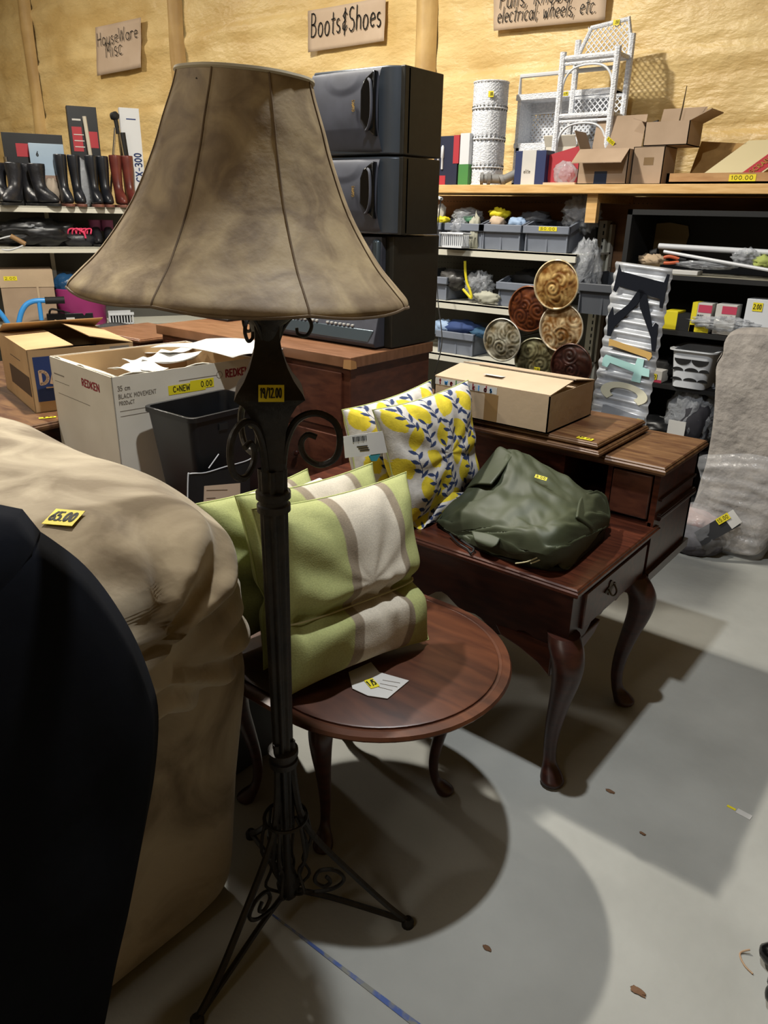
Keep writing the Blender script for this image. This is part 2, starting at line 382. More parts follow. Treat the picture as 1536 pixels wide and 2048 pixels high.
for i, x in enumerate((-8.3, -5.93, -3.36, -.95)):
    def rid(u, v, x=x):
        z = v*4.3; return Vector((x+(u-.5)*.16, WY-.015-.075*math.sin(math.pi*u)**.5-.012*noise.noise(Vector((u*3, x, z*3))), z))
    mb = MB(); mb.grid(rid, 12, 80); structure(mb.build('trim_%d' % (i+1), TRIM, ang=180))
mb = MB(); mb.box((-3.42, WY-.075, 0), (3, WY-.06, 1.6)); structure(mb.build('trim_5', PLY, smooth=False))
mb = MB(); mb.box((-12, -4, 4.3), (4, 5.2, 4.4)); structure(mb.build('ceiling', CEIL, smooth=False))
mb = MB(); mb.box((-11.9, -4, 0), (-11.6, 5.2, 4.3)); structure(mb.build('wall_left', FOAM, smooth=False))
mb = MB(); mb.box((3, -4, 0), (3.3, 5.2, 4.3)); structure(mb.build('wall_right', DARKW, smooth=False))
mb = MB(); mb.box((-12, -4.3, 0), (4, -4, 4.3)); structure(mb.build('wall_front', DARKW, smooth=False))
# ================================================================== HAND-WRITTEN SIGNS ON THE WALL
def poster(name, tl, tr, br, bl, label, lines, mat=PAPER_T, Yv=WY-.05):
    P = [PY(*q, Yv) for q in (tl, tr, br, bl)]
    root = thing(name, label, 'sign', (P[3]+P[2])/2)
    ux = (P[2]-P[3]); uy = (P[0]-P[3])
    mb = MB()
    def fn(u, v):
        a = P[3].lerp(P[2], u); b = P[0].lerp(P[1], u); p = a.lerp(b, v); p.y -= .004+.002*math.sin(u*7+v*2)+.002*math.sin(v*9); return p
    mb.grid(fn, 14, 10); mb.build('poster_sheet', mat, root, solid=.001, world=True)
    for (txt, u, v, wd, h) in lines:
        o = P[3].lerp(P[2], u).lerp(P[0].lerp(P[1], u), v)+Vector((0,-.014,0))
        writing(root, frame(o, ux, (0,0,1)), txt, h, INK, wt=.06, slant=.08, width=wd, jit=.03)
    return root
poster('wall_sign', (192,55),(283,35),(283,135),(195,152), 'tan paper sign reading Houseware Misc above the boot rack', [('HouseWare', .05, .60, .64, .10), ('Misc', .24, .34, .27, .12)])
poster('wall_sign', (617,22),(773,-6),(769,82),(617,105), 'tan paper sign reading Boots & Shoes above the stacked speakers', [('Boots&Shoes', .05, .34, .66, .14)])
poster('wall_sign', (988,-22),(1217,-50),(1211,40),(988,62), 'cut-off paper sign reading Pulls, Knobs, electrical; wheels; etc. above the wicker furniture', [('Pulls, Knobs,', .06, .52, .48, .085), ('electrical; wheels; etc.', .04, .17, .64, .08)])

# ================================================================== FLOOR LAMP
LX, LY = -.922, .848; AZD = 22
lamp_o = thing('floor_lamp', 'tall black wrought iron floor lamp with mottled brown bell shade', 'lamp', (LX, LY, 0))
prof = [(1.372,.266),(1.380,.262),(1.396,.246),(1.43,.213),(1.495,.168),(1.565,.136),(1.608,.121),(1.648,.106),(1.672,.099)]
sc = (PP(481, 590, (LX, LY, 1.36), FW)); st = PP(482, 139, (LX, LY, 1.36), FW)
# shade axis: a slight lean
ax_b = Vector((LX-.034, LY-.013, 1.376)); ax = Vector((-.020, -.02, 1)).normalized()
Msh = Matrix.Translation(ax_b) @ Vector((0,0,1)).rotation_difference(ax).to_matrix().to_4x4()
Msh = Msh @ Matrix.Rotation(math.radians(4.6), 4, Vector((-math.sin(AZ), math.cos(AZ), 0))) @ Matrix.Rotation(math.radians(AZD), 4, 'Z')
def shr(z):
    for (a, b) in zip(prof, prof[1:]):
        if a[0] <= z <= b[0]:
            t = (z-a[0])/(b[0]-a[0]); return a[1]+(b[1]-a[1])*t
    return prof[-1][1]
zz = [Vector((p[1], 0, p[0])) for p in prof]
def shade_fn(u, v):
    p = catmull(zz, v); a = 2*math.pi*u; k = (u*8) % 1.0
    pan = 1-.022*math.sin(math.pi*k)**2*0 - .02*(1-abs(2*k-1))**1.5
    z = p.z-1.372 - (.006*math.sin(math.pi*k) if v < .02 else 0)
    return Vector((p.x*pan*math.cos(a), p.x*pan*math.sin(a), z))
mb = MB(); mb.grid(shade_fn, 96, 40, wrap=True, Mx=Msh); mb.build('lamp_shade', SHADE, lamp_o, solid=.004, world=True, ang=60)
mb = MB()
for k in range(8):
    mb.tube([Msh @ (shade_fn(k/8, j/24)*1.0) for j in range(25)], .0016, 6)
mb.tube([Msh @ shade_fn(j/96, 0) for j in range(96)], .0022, 6, closed=True)
mb.build('shade_seam', SHADE_D, lamp_o, world=True)
mb = MB(); mb.tube([Msh @ shade_fn(j/96, 1) for j in range(96)], .0035, 6, closed=True); mb.build('shade_top_rim', M('pale rim', 'b5aa90', .6), lamp_o, world=True)
mb = MB()
mb.lathe([(1.30,.02),(1.325,.028),(1.335,.04),(1.35,.05),(1.362,.05),(1.37,.03),(1.40,.02),(1.44,.022),(1.50,.006),(1.62,.006),(1.63,.001)], 20, LX, LY)
for k in range(3):
    a = k*2.094+.3; e = Msh @ shade_fn((a/6.283) % 1, .9); mb.tube([(LX,LY,e.z), e], .002, 5)
mb.build('socket', IRON, lamp_o, world=True)
mb = MB(); mb.lathe([(z_, r_*1.13) for z_, r_ in ((1.02,.021),(1.10,.024),(1.15,.031),(1.18,.041),(1.20,.054),(1.213,.071),(1.222,.066),(1.24,.050),(1.26,.038),(1.285,.028),(1.31,.024),(1.335,.026))], 4, LX, LY, ph=AZ+math.pi/4+.16)
mb.build('diamond_finial', IRON, lamp_o, world=True, ang=20)
mb = MB()
pr = [(.30,.019),(.5,.0185),(.8,.020),(1.0,.0235),(1.02,.024)]
def polef(u, v):
    z = .28+v*.80; r = .017+.006*v; a = 2*math.pi*u; r *= 1+.12*math.cos(8*a); return Vector((LX+r*math.cos(a), LY+r*math.sin(a), z))
mb.grid(polef, 64, 20, wrap=True); mb.build('pole', IRON, lamp_o, world=True, ang=60)
for z in (1.02, .46):
    mb = MB(); mb.lathe([(z-.02,.022),(z-.018,.030),(z-.006,.030),(z-.004,.026),(z+.004,.026),(z+.006,.031),(z+.018,.031),(z+.02,.022)], 24, LX, LY)
    mb.build('collar', IRON, lamp_o, world=True)
def spiral(az_, r0, z0, pts, rad, name='scroll'):
    ca, sa = math.cos(az_), math.sin(az_)
    P_ = curve([(LX+(r0+p[0])*ca, LY+(r0+p[0])*sa, z0+p[1]) for p in pts], 44)
    m = MB(); m.tube(P_, [rad*(1-.25*i/44) for i in range(45)], 8); m.build(name, IRON, lamp_o, world=True)
big = [(0,-.05),(.008,.0),(.028,.038),(.06,.050),(.09,.036),(.10,.005),(.092,-.028),(.065,-.042),(.040,-.028),(.033,-.004),(.044,.012),(.060,.008)]
sml = [(0,-.03),(.012,.005),(.030,.028),(.050,.030),(.060,.014),(.052,-.002),(.038,.000),(.036,.010)]
for az_ in (AZ, AZ+2.2, AZ-2.0):
    spiral(az_, .018, 1.13, big, .0068); spiral(az_+.1, .012, 1.31, sml, .0035)
feet = [Vector((-.705,1.007,.012)), Vector((-.892,.565,.012)), Vector((-1.17,.955,.012))]
for ft in feet:
    d = Vector((ft.x-LX, ft.y-LY, 0)); L0 = d.length; d.normalize(); c0 = Vector((LX, LY, 0))
    def Q(r, z): return c0+d*r+Vector((0,0,z))
    m = MB()
    m.tube(curve([Q(.018,.50),Q(.02,.40),Q(.035,.30),Q(.07,.235),Q(.14,.15),Q(.22,.06),Q(L0,.012)], 30), .0075, 6)
    m.tube(curve([Q(.02,.09),Q(.09,.075),Q(.18,.045),Q(L0,.012)], 16), .0065, 6)
    m.lathe([(0,.014),(.014,.014),(.022,.008)], 12, Q(L0,0).x, Q(L0,0).y)
    m.tube(curve([Q(.05,.085),Q(.10,.10),Q(.125,.13),Q(.105,.155),Q(.07,.15),Q(.06,.12),Q(.08,.105),Q(.095,.12),Q(.085,.135)], 30), .0045, 6)
    m.tube(curve([Q(.022,.30),Q(.045,.22),Q(.03,.15),Q(.02,.12)], 14), .004, 6)
    m.build('leg', IRON, lamp_o, world=True)
mb = MB()
mb.tube([(LX+.045*math.cos(a*.2618), LY+.045*math.sin(a*.2618), .30) for a in range(24)], .004, 6, closed=True)
mb.lathe([(.06,.004),(.08,.02),(.11,.026),(.14,.018),(.16,.01),(.28,.008)], 16, LX, LY)
for k in range(6):
    a = k*1.047; mb.tube(curve([(LX+r*math.cos(a), LY+r*math.sin(a), z) for r, z in ((.045,.30),(.055,.22),(.035,.17),(.05,.12),(.02,.09))], 16), .0035, 6)
mb.build('base_cage', IRON, lamp_o, world=True)
Mst = frame(PP(517, 804, (LX,LY,1.2)-FW*.048 if False else Vector((LX,LY,1.2))-FW*.064, FW), RT, UP)
sticker(lamp_o, Mst, .041, .027, '19/12.00')

# ================================================================== SOFA END + BLACK CLOTH
sofa = thing('sofa', 'puffy tan suede sofa end with a yellow price sticker on its arm', 'sofa', (-1.8, .55, 0))
def sup(c, r, e1, e2, n=(96,60), fn2=None):
    def g(u, v):
        th = 2*math.pi*u; ph = math.pi*(v-.5)
        pw = lambda x, e: math.copysign(abs(x)**e, x)
        p = Vector((pw(math.cos(ph),e1)*pw(math.cos(th),e2), pw(math.cos(ph),e1)*pw(math.sin(th),e2), pw(math.sin(ph),e1)))
        q = Vector((c[0]+p.x*r[0], c[1]+p.y*r[1], c[2]+p.z*r[2]))
        return fn2(q, p) if fn2 else q
    return g
def body(q, p):
    # wider with height, soft wrinkles
    q.y += .085*max(0, q.z)/.6*(1 if p.y > 0 else 0) ; q.x += .01*noise.noise(q*4)
    q += Vector((p.x, p.y, 0))*.012*noise.noise(q*5)
    return q
mb = MB(); mb.grid(sup((-1.85,.46,.33),(.80,.372,.36),.2,.15, fn2=body), 120, 50, wrap=True)
for p in mb.v:
    if p.z < 0.0: p.z = 0.0
mb.build('sofa_body', SUEDE, sofa, world=True, ang=180)
def cush(q, p):
    # pleats fanning from the end of the arm
    t = max(0, p.x)**3; a = math.atan2(p.z, p.y+1e-6)
    q += Vector((p.x, p.y, p.z))*(.014*t*math.sin(a*15+2.5*noise.noise(q*5))-.009*t*abs(noise.noise(Vector((q.x*2,q.y*9,q.z*14)))) + .014*noise.noise(q*3.2)+.007*noise.noise(q*9))
    # crown falls away towards the near side
    return q
mb = MB(); mb.grid(sup((-1.85,.575,.735),(.845,.42,.245),.55,.45, fn2=cush), 260, 140, wrap=True)
mb.build('arm_cushion', SUEDE, sofa, world=True, ang=180)
p0, n0 = hit(mb, 84, 1052); ux_ = Vector((.75,.55,0)); ux_ -= n0*ux_.dot(n0); sticker(sofa, frame(p0+n0*.004, ux_, n0.cross(ux_)), .055, .06, '65.00')

outl = [(0,1105),(60,1120),(120,1145),(180,1190),(230,1250),(275,1322),(305,1392),(318,1450),(312,1560),(300,1650),(272,1800),(242,1930),(215,2050)]
op = [PX(x-38 if y > 1120 else x-25, y, -.93) for x, y in outl]
bc = [(p.y, p.z) for p in op]
top = [(-.15,.93),(.1,.975)]+bc
cy, cz = .0, .45
def clothf(u, v):
    # v: 0 rim -> 1 centre, u along outline (open at the floor)
    pts = [Vector((0,a,b)) for a, b in top]; e = catmull(pts, u); c = Vector((0, -.15+.35*u*0, e.z*.75+.1))
    k = 1-(1-v)**2
    p = e.lerp(Vector((0,-.2,max(0.0,e.z*.8))), v)
    x = -.985+.085*math.sqrt(max(0, 1-(1-v)**2.5)) + .014*noise.noise(Vector((0,p.y*5,p.z*4)))+.008*math.sin(p.y*30+p.z*6)*v*(1-v)
    return Vector((x, p.y, max(.003, p.z)))
root = single(MB().grid(clothf, 60, 30), 'black_cloth', BLACKCLOTH, 'black cloth cover draped over the near side of the tan sofa', 'cloth', solid=.06, ang=180)

# ================================================================== ROUND TABLE
def cabriole(root, x, y, h, dx, dy, top=.028, foot=.03, mat=MAHOG_D, knee=.05):
    d = Vector((dx, dy, 0)).normalized(); P_ = []; R_ = []
    spec = [(1.0,.0,top*1.15),(.93,knee*.45,top*1.25),(.84,knee*.85,top*1.12),(.72,knee*.8,top*.95),(.55,knee*.45,top*.74),(.38,knee*.15,top*.6),(.24,knee*.05,top*.5),(.13,knee*.2,top*.5),(.07,knee*.55,foot*.85),(.035,knee*.75,foot),(.01,knee*.75,foot*.85),(0,knee*.75,foot*.6)]
    pts = [Vector((x,y,h*s[0]))+d*s[1] for s in spec]
    n = 40; P_ = [catmull(pts, i/n) for i in range(n+1)]; rr = [Vector((s[2],0,0)) for s in spec]; R_ = [catmull(rr, i/n).x for i in range(n+1)]
    m = MB(); vs = []; fs = []
    for p, r in zip(P_, R_):
        for k in range(16): 
            a = 2*math.pi*k/16; vs.append((p.x+r*math.cos(a), p.y+r*math.sin(a), max(0.0005,p.z)))
    for i in range(n):
        for k in range(16): fs.append((i*16+k, (i+1)*16+k, (i+1)*16+(k+1)%16, i*16+(k+1)%16))
    fs.append(tuple(range(16))); fs.append(tuple(n*16+k for k in range(16))[::-1])
    m.add(vs, fs); return m.build('leg', mat, root, world=True)
rt = thing('oval_end_table', 'worn dark wood oval end table with curved legs under the green pillows', 'table', (-1.07, 1.228, 0))
def stadium(r, dz, z, mb, n=40):
    pass
def stad(r, x0=-1.17, x1=-.98, yc=1.228, n=32):
    return [(x1+r*math.cos(a), yc+r*math.sin(a)) for a in [math.pi*(i/n-.5) for i in range(n+1)]]+[(x0+r*math.cos(a), yc+r*math.sin(a)) for a in [math.pi*(i/n+.5) for i in range(n+1)]]
def loft(mb, rings):
    n = len(rings[0][0]); vs = [(p[0],p[1],z) for ring, z in rings for p in ring]; fs = []
    for i in range(len(rings)-1):
        for k in range(n): fs.append((i*n+k, i*n+(k+1)%n, (i+1)*n+(k+1)%n, (i+1)*n+k))
    fs.append(tuple(range(n))[::-1]); fs.append(tuple((len(rings)-1)*n+k for k in range(n))); return mb.add(vs, fs)
mb = MB(); loft(mb, [(stad(.290),.470),(stad(.305),.474),(stad(.318),.484),(stad(.322),.490),(stad(.318),.497),(stad(.300),.4985),(stad(.298),.496),(stad(.290),.4955)])
mb.build('tabletop', ROUNDTOP, rt, world=True, ang=25)
mb = MB(); loft(mb, [(stad(.2895),.494),(stad(.2895),.500),(stad(.286),.5015)]); mb.build('top_inlay', ROUNDTOP, rt, world=True, ang=25)
mb = MB(); loft(mb, [(stad(.20),.40),(stad(.20),.471)]); mb.build('apron', MAHOG_D, rt, world=True)
for fx, fy, dx, dy in ((-.905,1.378,1,1),(-1.02,1.075,.6,-1),(-1.25,1.40,-1,1),(-1.25,1.06,-1,-1)): cabriole(rt, fx, fy, .42, dx, dy, .026, .026)

tk = thing('shade_block', 'plain black block added to darken the gap behind the oval end table', 'block', (-1.68,1.3,0))  # invented black block standing in for deep shade behind the table
mb = MB(); mb.box((-2.0,.99,.01),(-1.36,1.28,.33)); mb.build('block_body', BLKM, tk, world=True, bev=.006, smooth=False)
mb = MB(); mb.box((-2.01,.98,.33),(-1.35,1.285,.37)); mb.build('lid', BLKM, tk, world=True, bev=.008, smooth=False)  # upper slab of the added black block
# ================================================================== PILLOWS
def pillow(root, TL, TR_, BR, BL, T, cf, mat, n=90, pinch=None, name='cover', sag=0):
    TL, TR_, BR, BL = map(Vector, (TL, TR_, BR, BL)); nrm = (TR_-TL).cross(BL-TL).normalized()
    if nrm.dot(FW) > 0: nrm = -nrm
    mb = MB()
    for sgn in (1, -1):
        def fn(u, v, sgn=sgn):
            a, b = 2*u-1, 2*v-1
            cu = 1-.09*(1-b*b)*1.0; cv = 1-.07*(1-a*a)
            if pinch: cu *= 1-.07*math.exp(-((v-pinch)/.06)**2)
            uu, vv = .5+.5*a*cu, .5+.5*b*cv
            p = TL.lerp(TR_, uu).lerp(BL.lerp(BR, uu), vv)
            t = T*((1-a**4)*(1-b**4))**.62
            if pinch: t *= 1-.62*math.exp(-((v-pinch)/.055)**2)
            edge = min(1-abs(a), 1-abs(b))
            wr = .006*math.sin(9*math.atan2(b, a)+3*a)*min(1, edge*6)*(1-edge)+.004*noise.noise(Vector((u*7, v*7, sgn)))*min(1,edge*8)
            if pinch: wr += .007*math.sin(u*26+3*math.sin(u*9))*math.exp(-((v-pinch)/.12)**2)*min(1,edge*6)
            return p+nrm*sgn*(t*.5+wr*(1 if edge > .001 else 0))
        mb.grid(fn, n, n, cf=lambda u, v, s=sgn: cf(u, v))
    # flip second side
    k = n*n; mb.f = mb.f[:k]+[f[::-1] for f in mb.f[k:]]
    o = mb.build(name, mat, root, world=True, ang=180)
    mb = MB(); P_ = []
    for i in range(4*20):
        q, t = divmod(i, 20); t /= 20
        u, v = [(t,0),(1,t),(1-t,1),(0,1-t)][q]; a, b = 2*u-1, 2*v-1
        cu = 1-.09*(1-b*b)*1.0; cv = 1-.07*(1-a*a)
        if pinch: cu *= 1-.07*math.exp(-((v-pinch)/.06)**2)
        uu, vv = .5+.5*a*cu, .5+.5*b*cv; P_.append(TL.lerp(TR_, uu).lerp(BL.lerp(BR, uu), vv))
    mb.c = None; mb.tube(P_, .0022, 6, closed=True); mb.build('piping', MATS['piping'], root, world=True)
    return o
M('piping', 'a9b070', .9)
CG, CT, CC = lin('a0a46a'), lin('877a67'), lin('c0b7a6')
def greencol(u, v):
    if .36 <= u < .42 or .74 <= u < .80: return CT
    if .42 <= u < .74: return CC
    return CG
def T_(x, y, p): return PX(x, y, p)
gp = thing('striped_pillow', 'front green pillow with cream and taupe stripes, tied at the middle, tag on the table', 'pillow', (-.98,1.15,.5), 0, 'green striped pillows')
b0, b1 = PZ(556,1402,.515), PZ(857,1279,.515)
pillow(gp, PX(503,1018,-1.10), PX(812,944,-1.10), b1, b0, .15, greencol, GREEN, 110, pinch=.62)
mb = MB(); tl_, tr_ = PX(503,1018,-1.10), PX(812,944,-1.10)
nn = (tr_-tl_).cross(b0-tl_).normalized(); nn = -nn if nn.dot(FW) > 0 else nn
cord = []
for i in range(25):
    u = i/24; a = 2*u-1; uu = .5+.5*a*.86; p = tl_.lerp(tr_, uu).lerp(b0.lerp(b1, uu), .62); cord.append(p+nn*(.005+.033*(1-a**4)**.62))
mb.tube(cord, .0022, 6); mb.build('tie_cord', M('cream cord', 'b3ab85', .8), gp, world=True)
mb = MB(); tg = [PZ(x,y,.5035) for x,y in ((697,1345),(742,1325),(758,1345),(818,1362),(775,1398),(735,1392),(705,1378))]
mb.add([p+Vector((0,0,0)) for p in tg]+[p+Vector((0,0,.0015)) for p in tg], [tuple(range(7))[::-1], tuple(range(7,14))]+[(i,(i+1)%7,7+(i+1)%7,7+i) for i in range(7)])
mb.build('care_tag', PAPER, gp, smooth=False, world=True)
for k, (a, b) in enumerate((((765,1360),(800,1366)),((760,1367),(795,1374)),((757,1374),(785,1381)))):
    mb = MB(); mb.tube([PZ(*a,.5055), PZ(*b,.5055)], .0007, 4); mb.build('print_line', INKG, gp, world=True)
sticker(gp, frame(PZ(742,1378,.5055), PZ(762,1372,.5055)-PZ(742,1378,.5055), PZ(735,1348,.5055)-PZ(742,1378,.5055)), .022, .035, '14/5')
gp2 = thing('striped_pillow', 'middle green striped pillow, sandwiched between the front one and the one by the bin', 'pillow', (-1.13,1.15,.5), 0, 'green striped pillows')
pillow(gp2, PX(470,992,-1.19), PX(744,926,-1.21), Vector((-1.09,1.46,.515)), Vector((-1.12,.98,.515)), .12, greencol, GREEN, 80, pinch=.6)
gp3 = thing('striped_pillow', 'rearmost green striped pillow with a rolled white tag, against the sofa', 'pillow', (-1.28,1.12,.5), 0, 'green striped pillows')
pillow(gp3, PX(392,1008,-1.30), PX(614,938,-1.34), Vector((-1.22,1.40,.515)), Vector((-1.25,.97,.515)), .12, greencol, GREEN, 80, pinch=.6)
mb = MB(); a, b = PX(572,992,-1.20), PX(640,964,-1.25)
mb.tube([a, b], .0105, 12); mb.build('rolled_tag', PAPER, gp3, world=True)
# lemon pillows: leaves and lemons as a printed pattern
random.seed(3)
def lemon_pat(seed, asp=1.0):
    rnd = random.Random(seed); lem = []; lf = []; st_ = []
    for j in range(5):
        for i in range(4):
            cx = (i+.45+.2*(rnd.random()-.5)+(.5 if j % 2 else 0)*.8)/4; cy = (j+.5+.25*(rnd.random()-.5))/5
            lem.append((cx-.035, cy, .058+.012*rnd.random(), .088+.012*rnd.random(), rnd.uniform(-.6,.6)))
            # a sprig by each lemon
            a = rnd.uniform(1.2, 2.0); sx, sy = cx+.075, cy+.11; 
            for k in range(6):
                t = k*.040; px_, py_ = sx+math.cos(a)*t*.5+.012*math.sin(k*1.3), sy-math.sin(a)*t
                if k: st_.append((lx_, ly_, px_, py_))
                lx_, ly_ = px_, py_
                if k % 1 == 0:
                    s = 1 if k % 2 else -1; b = a+s*.9; lf.append((px_+math.cos(b)*.042, py_-math.sin(b)*.042, .042, .0155, b))
    cw, cyel, cnv = lin('c9c4bd'), lin('d8c22c'), lin('24355f')
    def f(u, v):
        for cx, cy, a, b, t in lf:
            dx, dy = u-cx, v-cy
            if dx*dx+dy*dy < .0019:
                x = dx*math.cos(t)-dy*math.sin(t); y = dx*math.sin(t)+dy*math.cos(t)
                if abs(x) < a and abs(y) < b*(1-(x/a)**2): return cnv
        for x0, y0, x1, y1 in st_:
            dx, dy = x1-x0, y1-y0; t = max(0, min(1, ((u-x0)*dx+(v-y0)*dy)/(dx*dx+dy*dy+1e-9))); 
            if (u-x0-t*dx)**2+(v-y0-t*dy)**2 < .0036**2: return cnv
        for cx, cy, a, b, t in lem:
            dx, dy = u-cx, v-cy; x = dx*math.cos(t)-dy*math.sin(t); y = dx*math.sin(t)+dy*math.cos(t)
            if (x/a)**2+(y/b)**2+(.25 if abs(x) < .25*a and abs(y) > .8*b else 0)*-1 < 1: return cyel
        return cw
    return f
lp = thing('lemon_pillow', 'front lemon print pillow standing on the desk beside the olive jacket', 'pillow', (-1.3,1.75,.62), 0, 'lemon print pillows')
B0, B1 = PZ(800,1060,.63), PZ(955,985,.63)
hd = (B1-B0).cross(Vector((0,0,1))).normalized(); 
tilt = Vector((0,0,1))*math.cos(.28)+(-hd if hd.y > 0 else hd)*0 
back = hd if hd.dot(FW) > 0 else -hd
upv = Vector((0,0,1))*math.cos(.22)+back*math.sin(.22); pn = (B1-B0).cross(upv).normalized()
pillow(lp, PP(745,820,B0,pn), PP(936,760,B0,pn), B1, B0, .13, lemon_pat(5), LEMON, 230, name='cover')
# the crumpled lower hem lying forward on the desk
ctrl = [[PZ(805,975,.72),PZ(850,985,.71),PZ(905,985,.70),PZ(940,985,.68)],[PZ(808,1010,.68),PZ(850,1010,.675),PZ(895,1010,.67),PZ(925,1015,.65)],[PZ(812,1050,.625),PZ(845,1056,.624),PZ(872,1040,.628),PZ(900,1025,.63)]]
mb = MB(); pf = lemon_pat(9)
mb.grid(lambda u, v: patch(ctrl, u, v)+Vector((0,0,.006*math.sin(u*17+v*6)*v)), 110, 70, cf=lambda u, v: pf(u*.55, v*.4)); mb.build('loose_hem', LEMON, lp, solid=.003, world=True, ang=180)
lp2 = thing('lemon_pillow', 'rear lemon print pillow with a white barcode tag, leaning by the dresser', 'pillow', (-1.45,1.8,.62), 0, 'lemon print pillows')
off = back*.12; C0 = B0+off+(B0-B1)*.12; C1 = B1+off-(B1-B0)*.1
pillow(lp2, PP(684,820,C0,pn), PP(862,760,C0,pn), C1, C0, .12, lemon_pat(11), LEMON, 190, name='cover')
tq = C0-back*.125
mb = MB(); tagp = [PP(x,y,tq,pn) for x,y in ((686,873),(765,862),(774,905),(690,916))]
mb.add(tagp+[p-back*.001 for p in tagp], [(0,1,2,3),(7,6,5,4),(0,4,5,1),(1,5,6,2),(2,6,7,3),(3,7,4,0)]); mb.build('barcode_tag', PAPER, lp2, smooth=False, world=True)
mb = MB()
for i in range(9):
    x = 706+i*3.2; a, b = PP(x,874-i*.4,tq-back*.002,pn), PP(x+1,884-i*.4,tq-back*.002,pn); mb.tube([a,b], .0012 if i % 3 else .002, 4)
for i in range(3): mb.tube([PP(714+i*3,893+i*4,tq-back*.002,pn), PP(735+i*2,891+i*4,tq-back*.002,pn)], .0011, 4)
mb.build('barcode', INK, lp2, world=True)
mb = MB(); q4 = [PP(x,y,tq+back*.002,pn) for x,y in ((737,912),(748,902),(760,908),(752,922),(742,922))]
mb.add(q4+[p-back*.002 for p in q4], [(0,1,2,3,4),(9,8,7,6,5)]+[(i,(i+1)%5,5+(i+1)%5,5+i) for i in range(5)]); mb.build('teal_label', M('teal card','2f7f88',.6), lp2, smooth=False, world=True)

# ================================================================== DESK
DX0, DX1, DY0, DY1, DZ = -1.78, -.655, 1.62, 2.18, .62
dk = thing('writing_desk', 'dark mahogany desk with curved legs, side drawer and raised rear section', 'desk', ((DX0+DX1)/2, 2.0, 0))
def slab(mb, x0, y0, x1, y1, z0, z1, mold=.012):
    h = z1-z0; rings = []
    def rect(i): return [(x0+i,y0+i),(x1-i,y0+i),(x1-i,y1-i),(x0+i,y1-i)]
    for i, t in ((mold,0),(mold*.5,.12),(0,.35),(0,.62),(mold*.35,.75),(mold*.35,.88),(mold*.7,1)): rings.append((rect(i), z0+h*t))
    return loft(mb, rings)
mb = MB(); slab(mb, DX0, DY0, DX1, DY1+.02, .592, DZ); mb.build('desktop', MAHOG, dk, world=True, ang=25)
# aprons: front (along X at DY0) with a scalloped lower edge, side apron frame
n = 48; ap = [(DX0+.03,.59),(DX0+.03,.40)]
for i in range(n+1):
    t = i/n; x = DX0+.09+t*(DX1-DX0-.18); z = .435+.02*math.cos(t*math.pi*6)-.02*(abs(2*t-1)**3)-.012*math.cos(t*math.pi*14)
    ap.append((x, z))
ap += [(DX1-.02,.40),(DX1-.02,.59)]
mb = MB(); mb.prism(ap, DY0+.022, DY0+.042, 'y'); mb.build('front_apron', MAHOG_D, dk, world=True, smooth=False)
ap = [(DY0+.025,.59),(DY0+.025,.40)]
for i in range(25):
    t = i/24; ap.append((DY0+.08+t*(DY1-DY0-.14), .425+.035*math.sin(math.pi*t)+.010*math.cos(t*math.pi*8)))
ap += [(DY1+.26,.40),(DY1+.26,.59)]
mb = MB(); mb.prism(ap, DX1-.042, DX1-.022, 'x'); mb.build('side_apron', MAHOG_D, dk, world=True, smooth=False)
mb = MB(); mb.box((DX1-.03,DY0+.09,.465),(DX1-.012,DY1-.04,.575)); dr = mb.build('drawer', MAHOG, dk, world=True, bev=.004)
def bail(root, c, w_=.06):
    c = Vector(c); m = MB(); pl_ = []
    for k in range(24):
        a = k/24*2*math.pi; r = .022+.008*math.cos(4*a); pl_.append((c.y+1.3*r*math.cos(a), c.z+.8*r*math.sin(a)))
    m.prism(pl_, c.x, c.x+.003, 'x'); m.tube(curve([c+Vector((.004,-.02,.004)), c+Vector((.014,-.017,-.012)), c+Vector((.016,0,-.018)), c+Vector((.014,.017,-.012)), c+Vector((.004,.02,.004))], 16), .0025, 6)
    o = m.build('drawer_handle', BRASS, root, smooth=True); inv = dk.matrix_basis.inverted()
    for v in o.data.vertices: v.co = inv @ v.co
    return o
bail(dr, (DX1-.012, 1.87, .53))
for fx, fy, dx, dy in ((DX1-.04,DY0+.035,1,-.8),(DX1-.04,2.12,1,.2),(DX0+.05,DY0+.035,-1,-1),(DX0+.05,2.42,-1,1)) : cabriole(dk, fx, fy, .47, dx, dy, .038, .034)
mb = MB()   # knee brackets beside the near corner leg
for (sx, ax_) in ((1,0),):
    mb.prism([(DX1-.24,.43),(DX1-.06,.43),(DX1-.06,.33),(DX1-.10,.36),(DX1-.16,.385),(DX1-.22,.40)], DY0+.02, DY0+.05, 'y')
    mb.prism([(DY0+.06,.43),(DY0+.24,.43),(DY0+.20,.40),(DY0+.14,.385),(DY0+.09,.36),(DY0+.06,.33)], DX1-.05, DX1-.02, 'x')
mb.build('knee_bracket', MAHOG, dk, world=True, smooth=False, bev=.004)
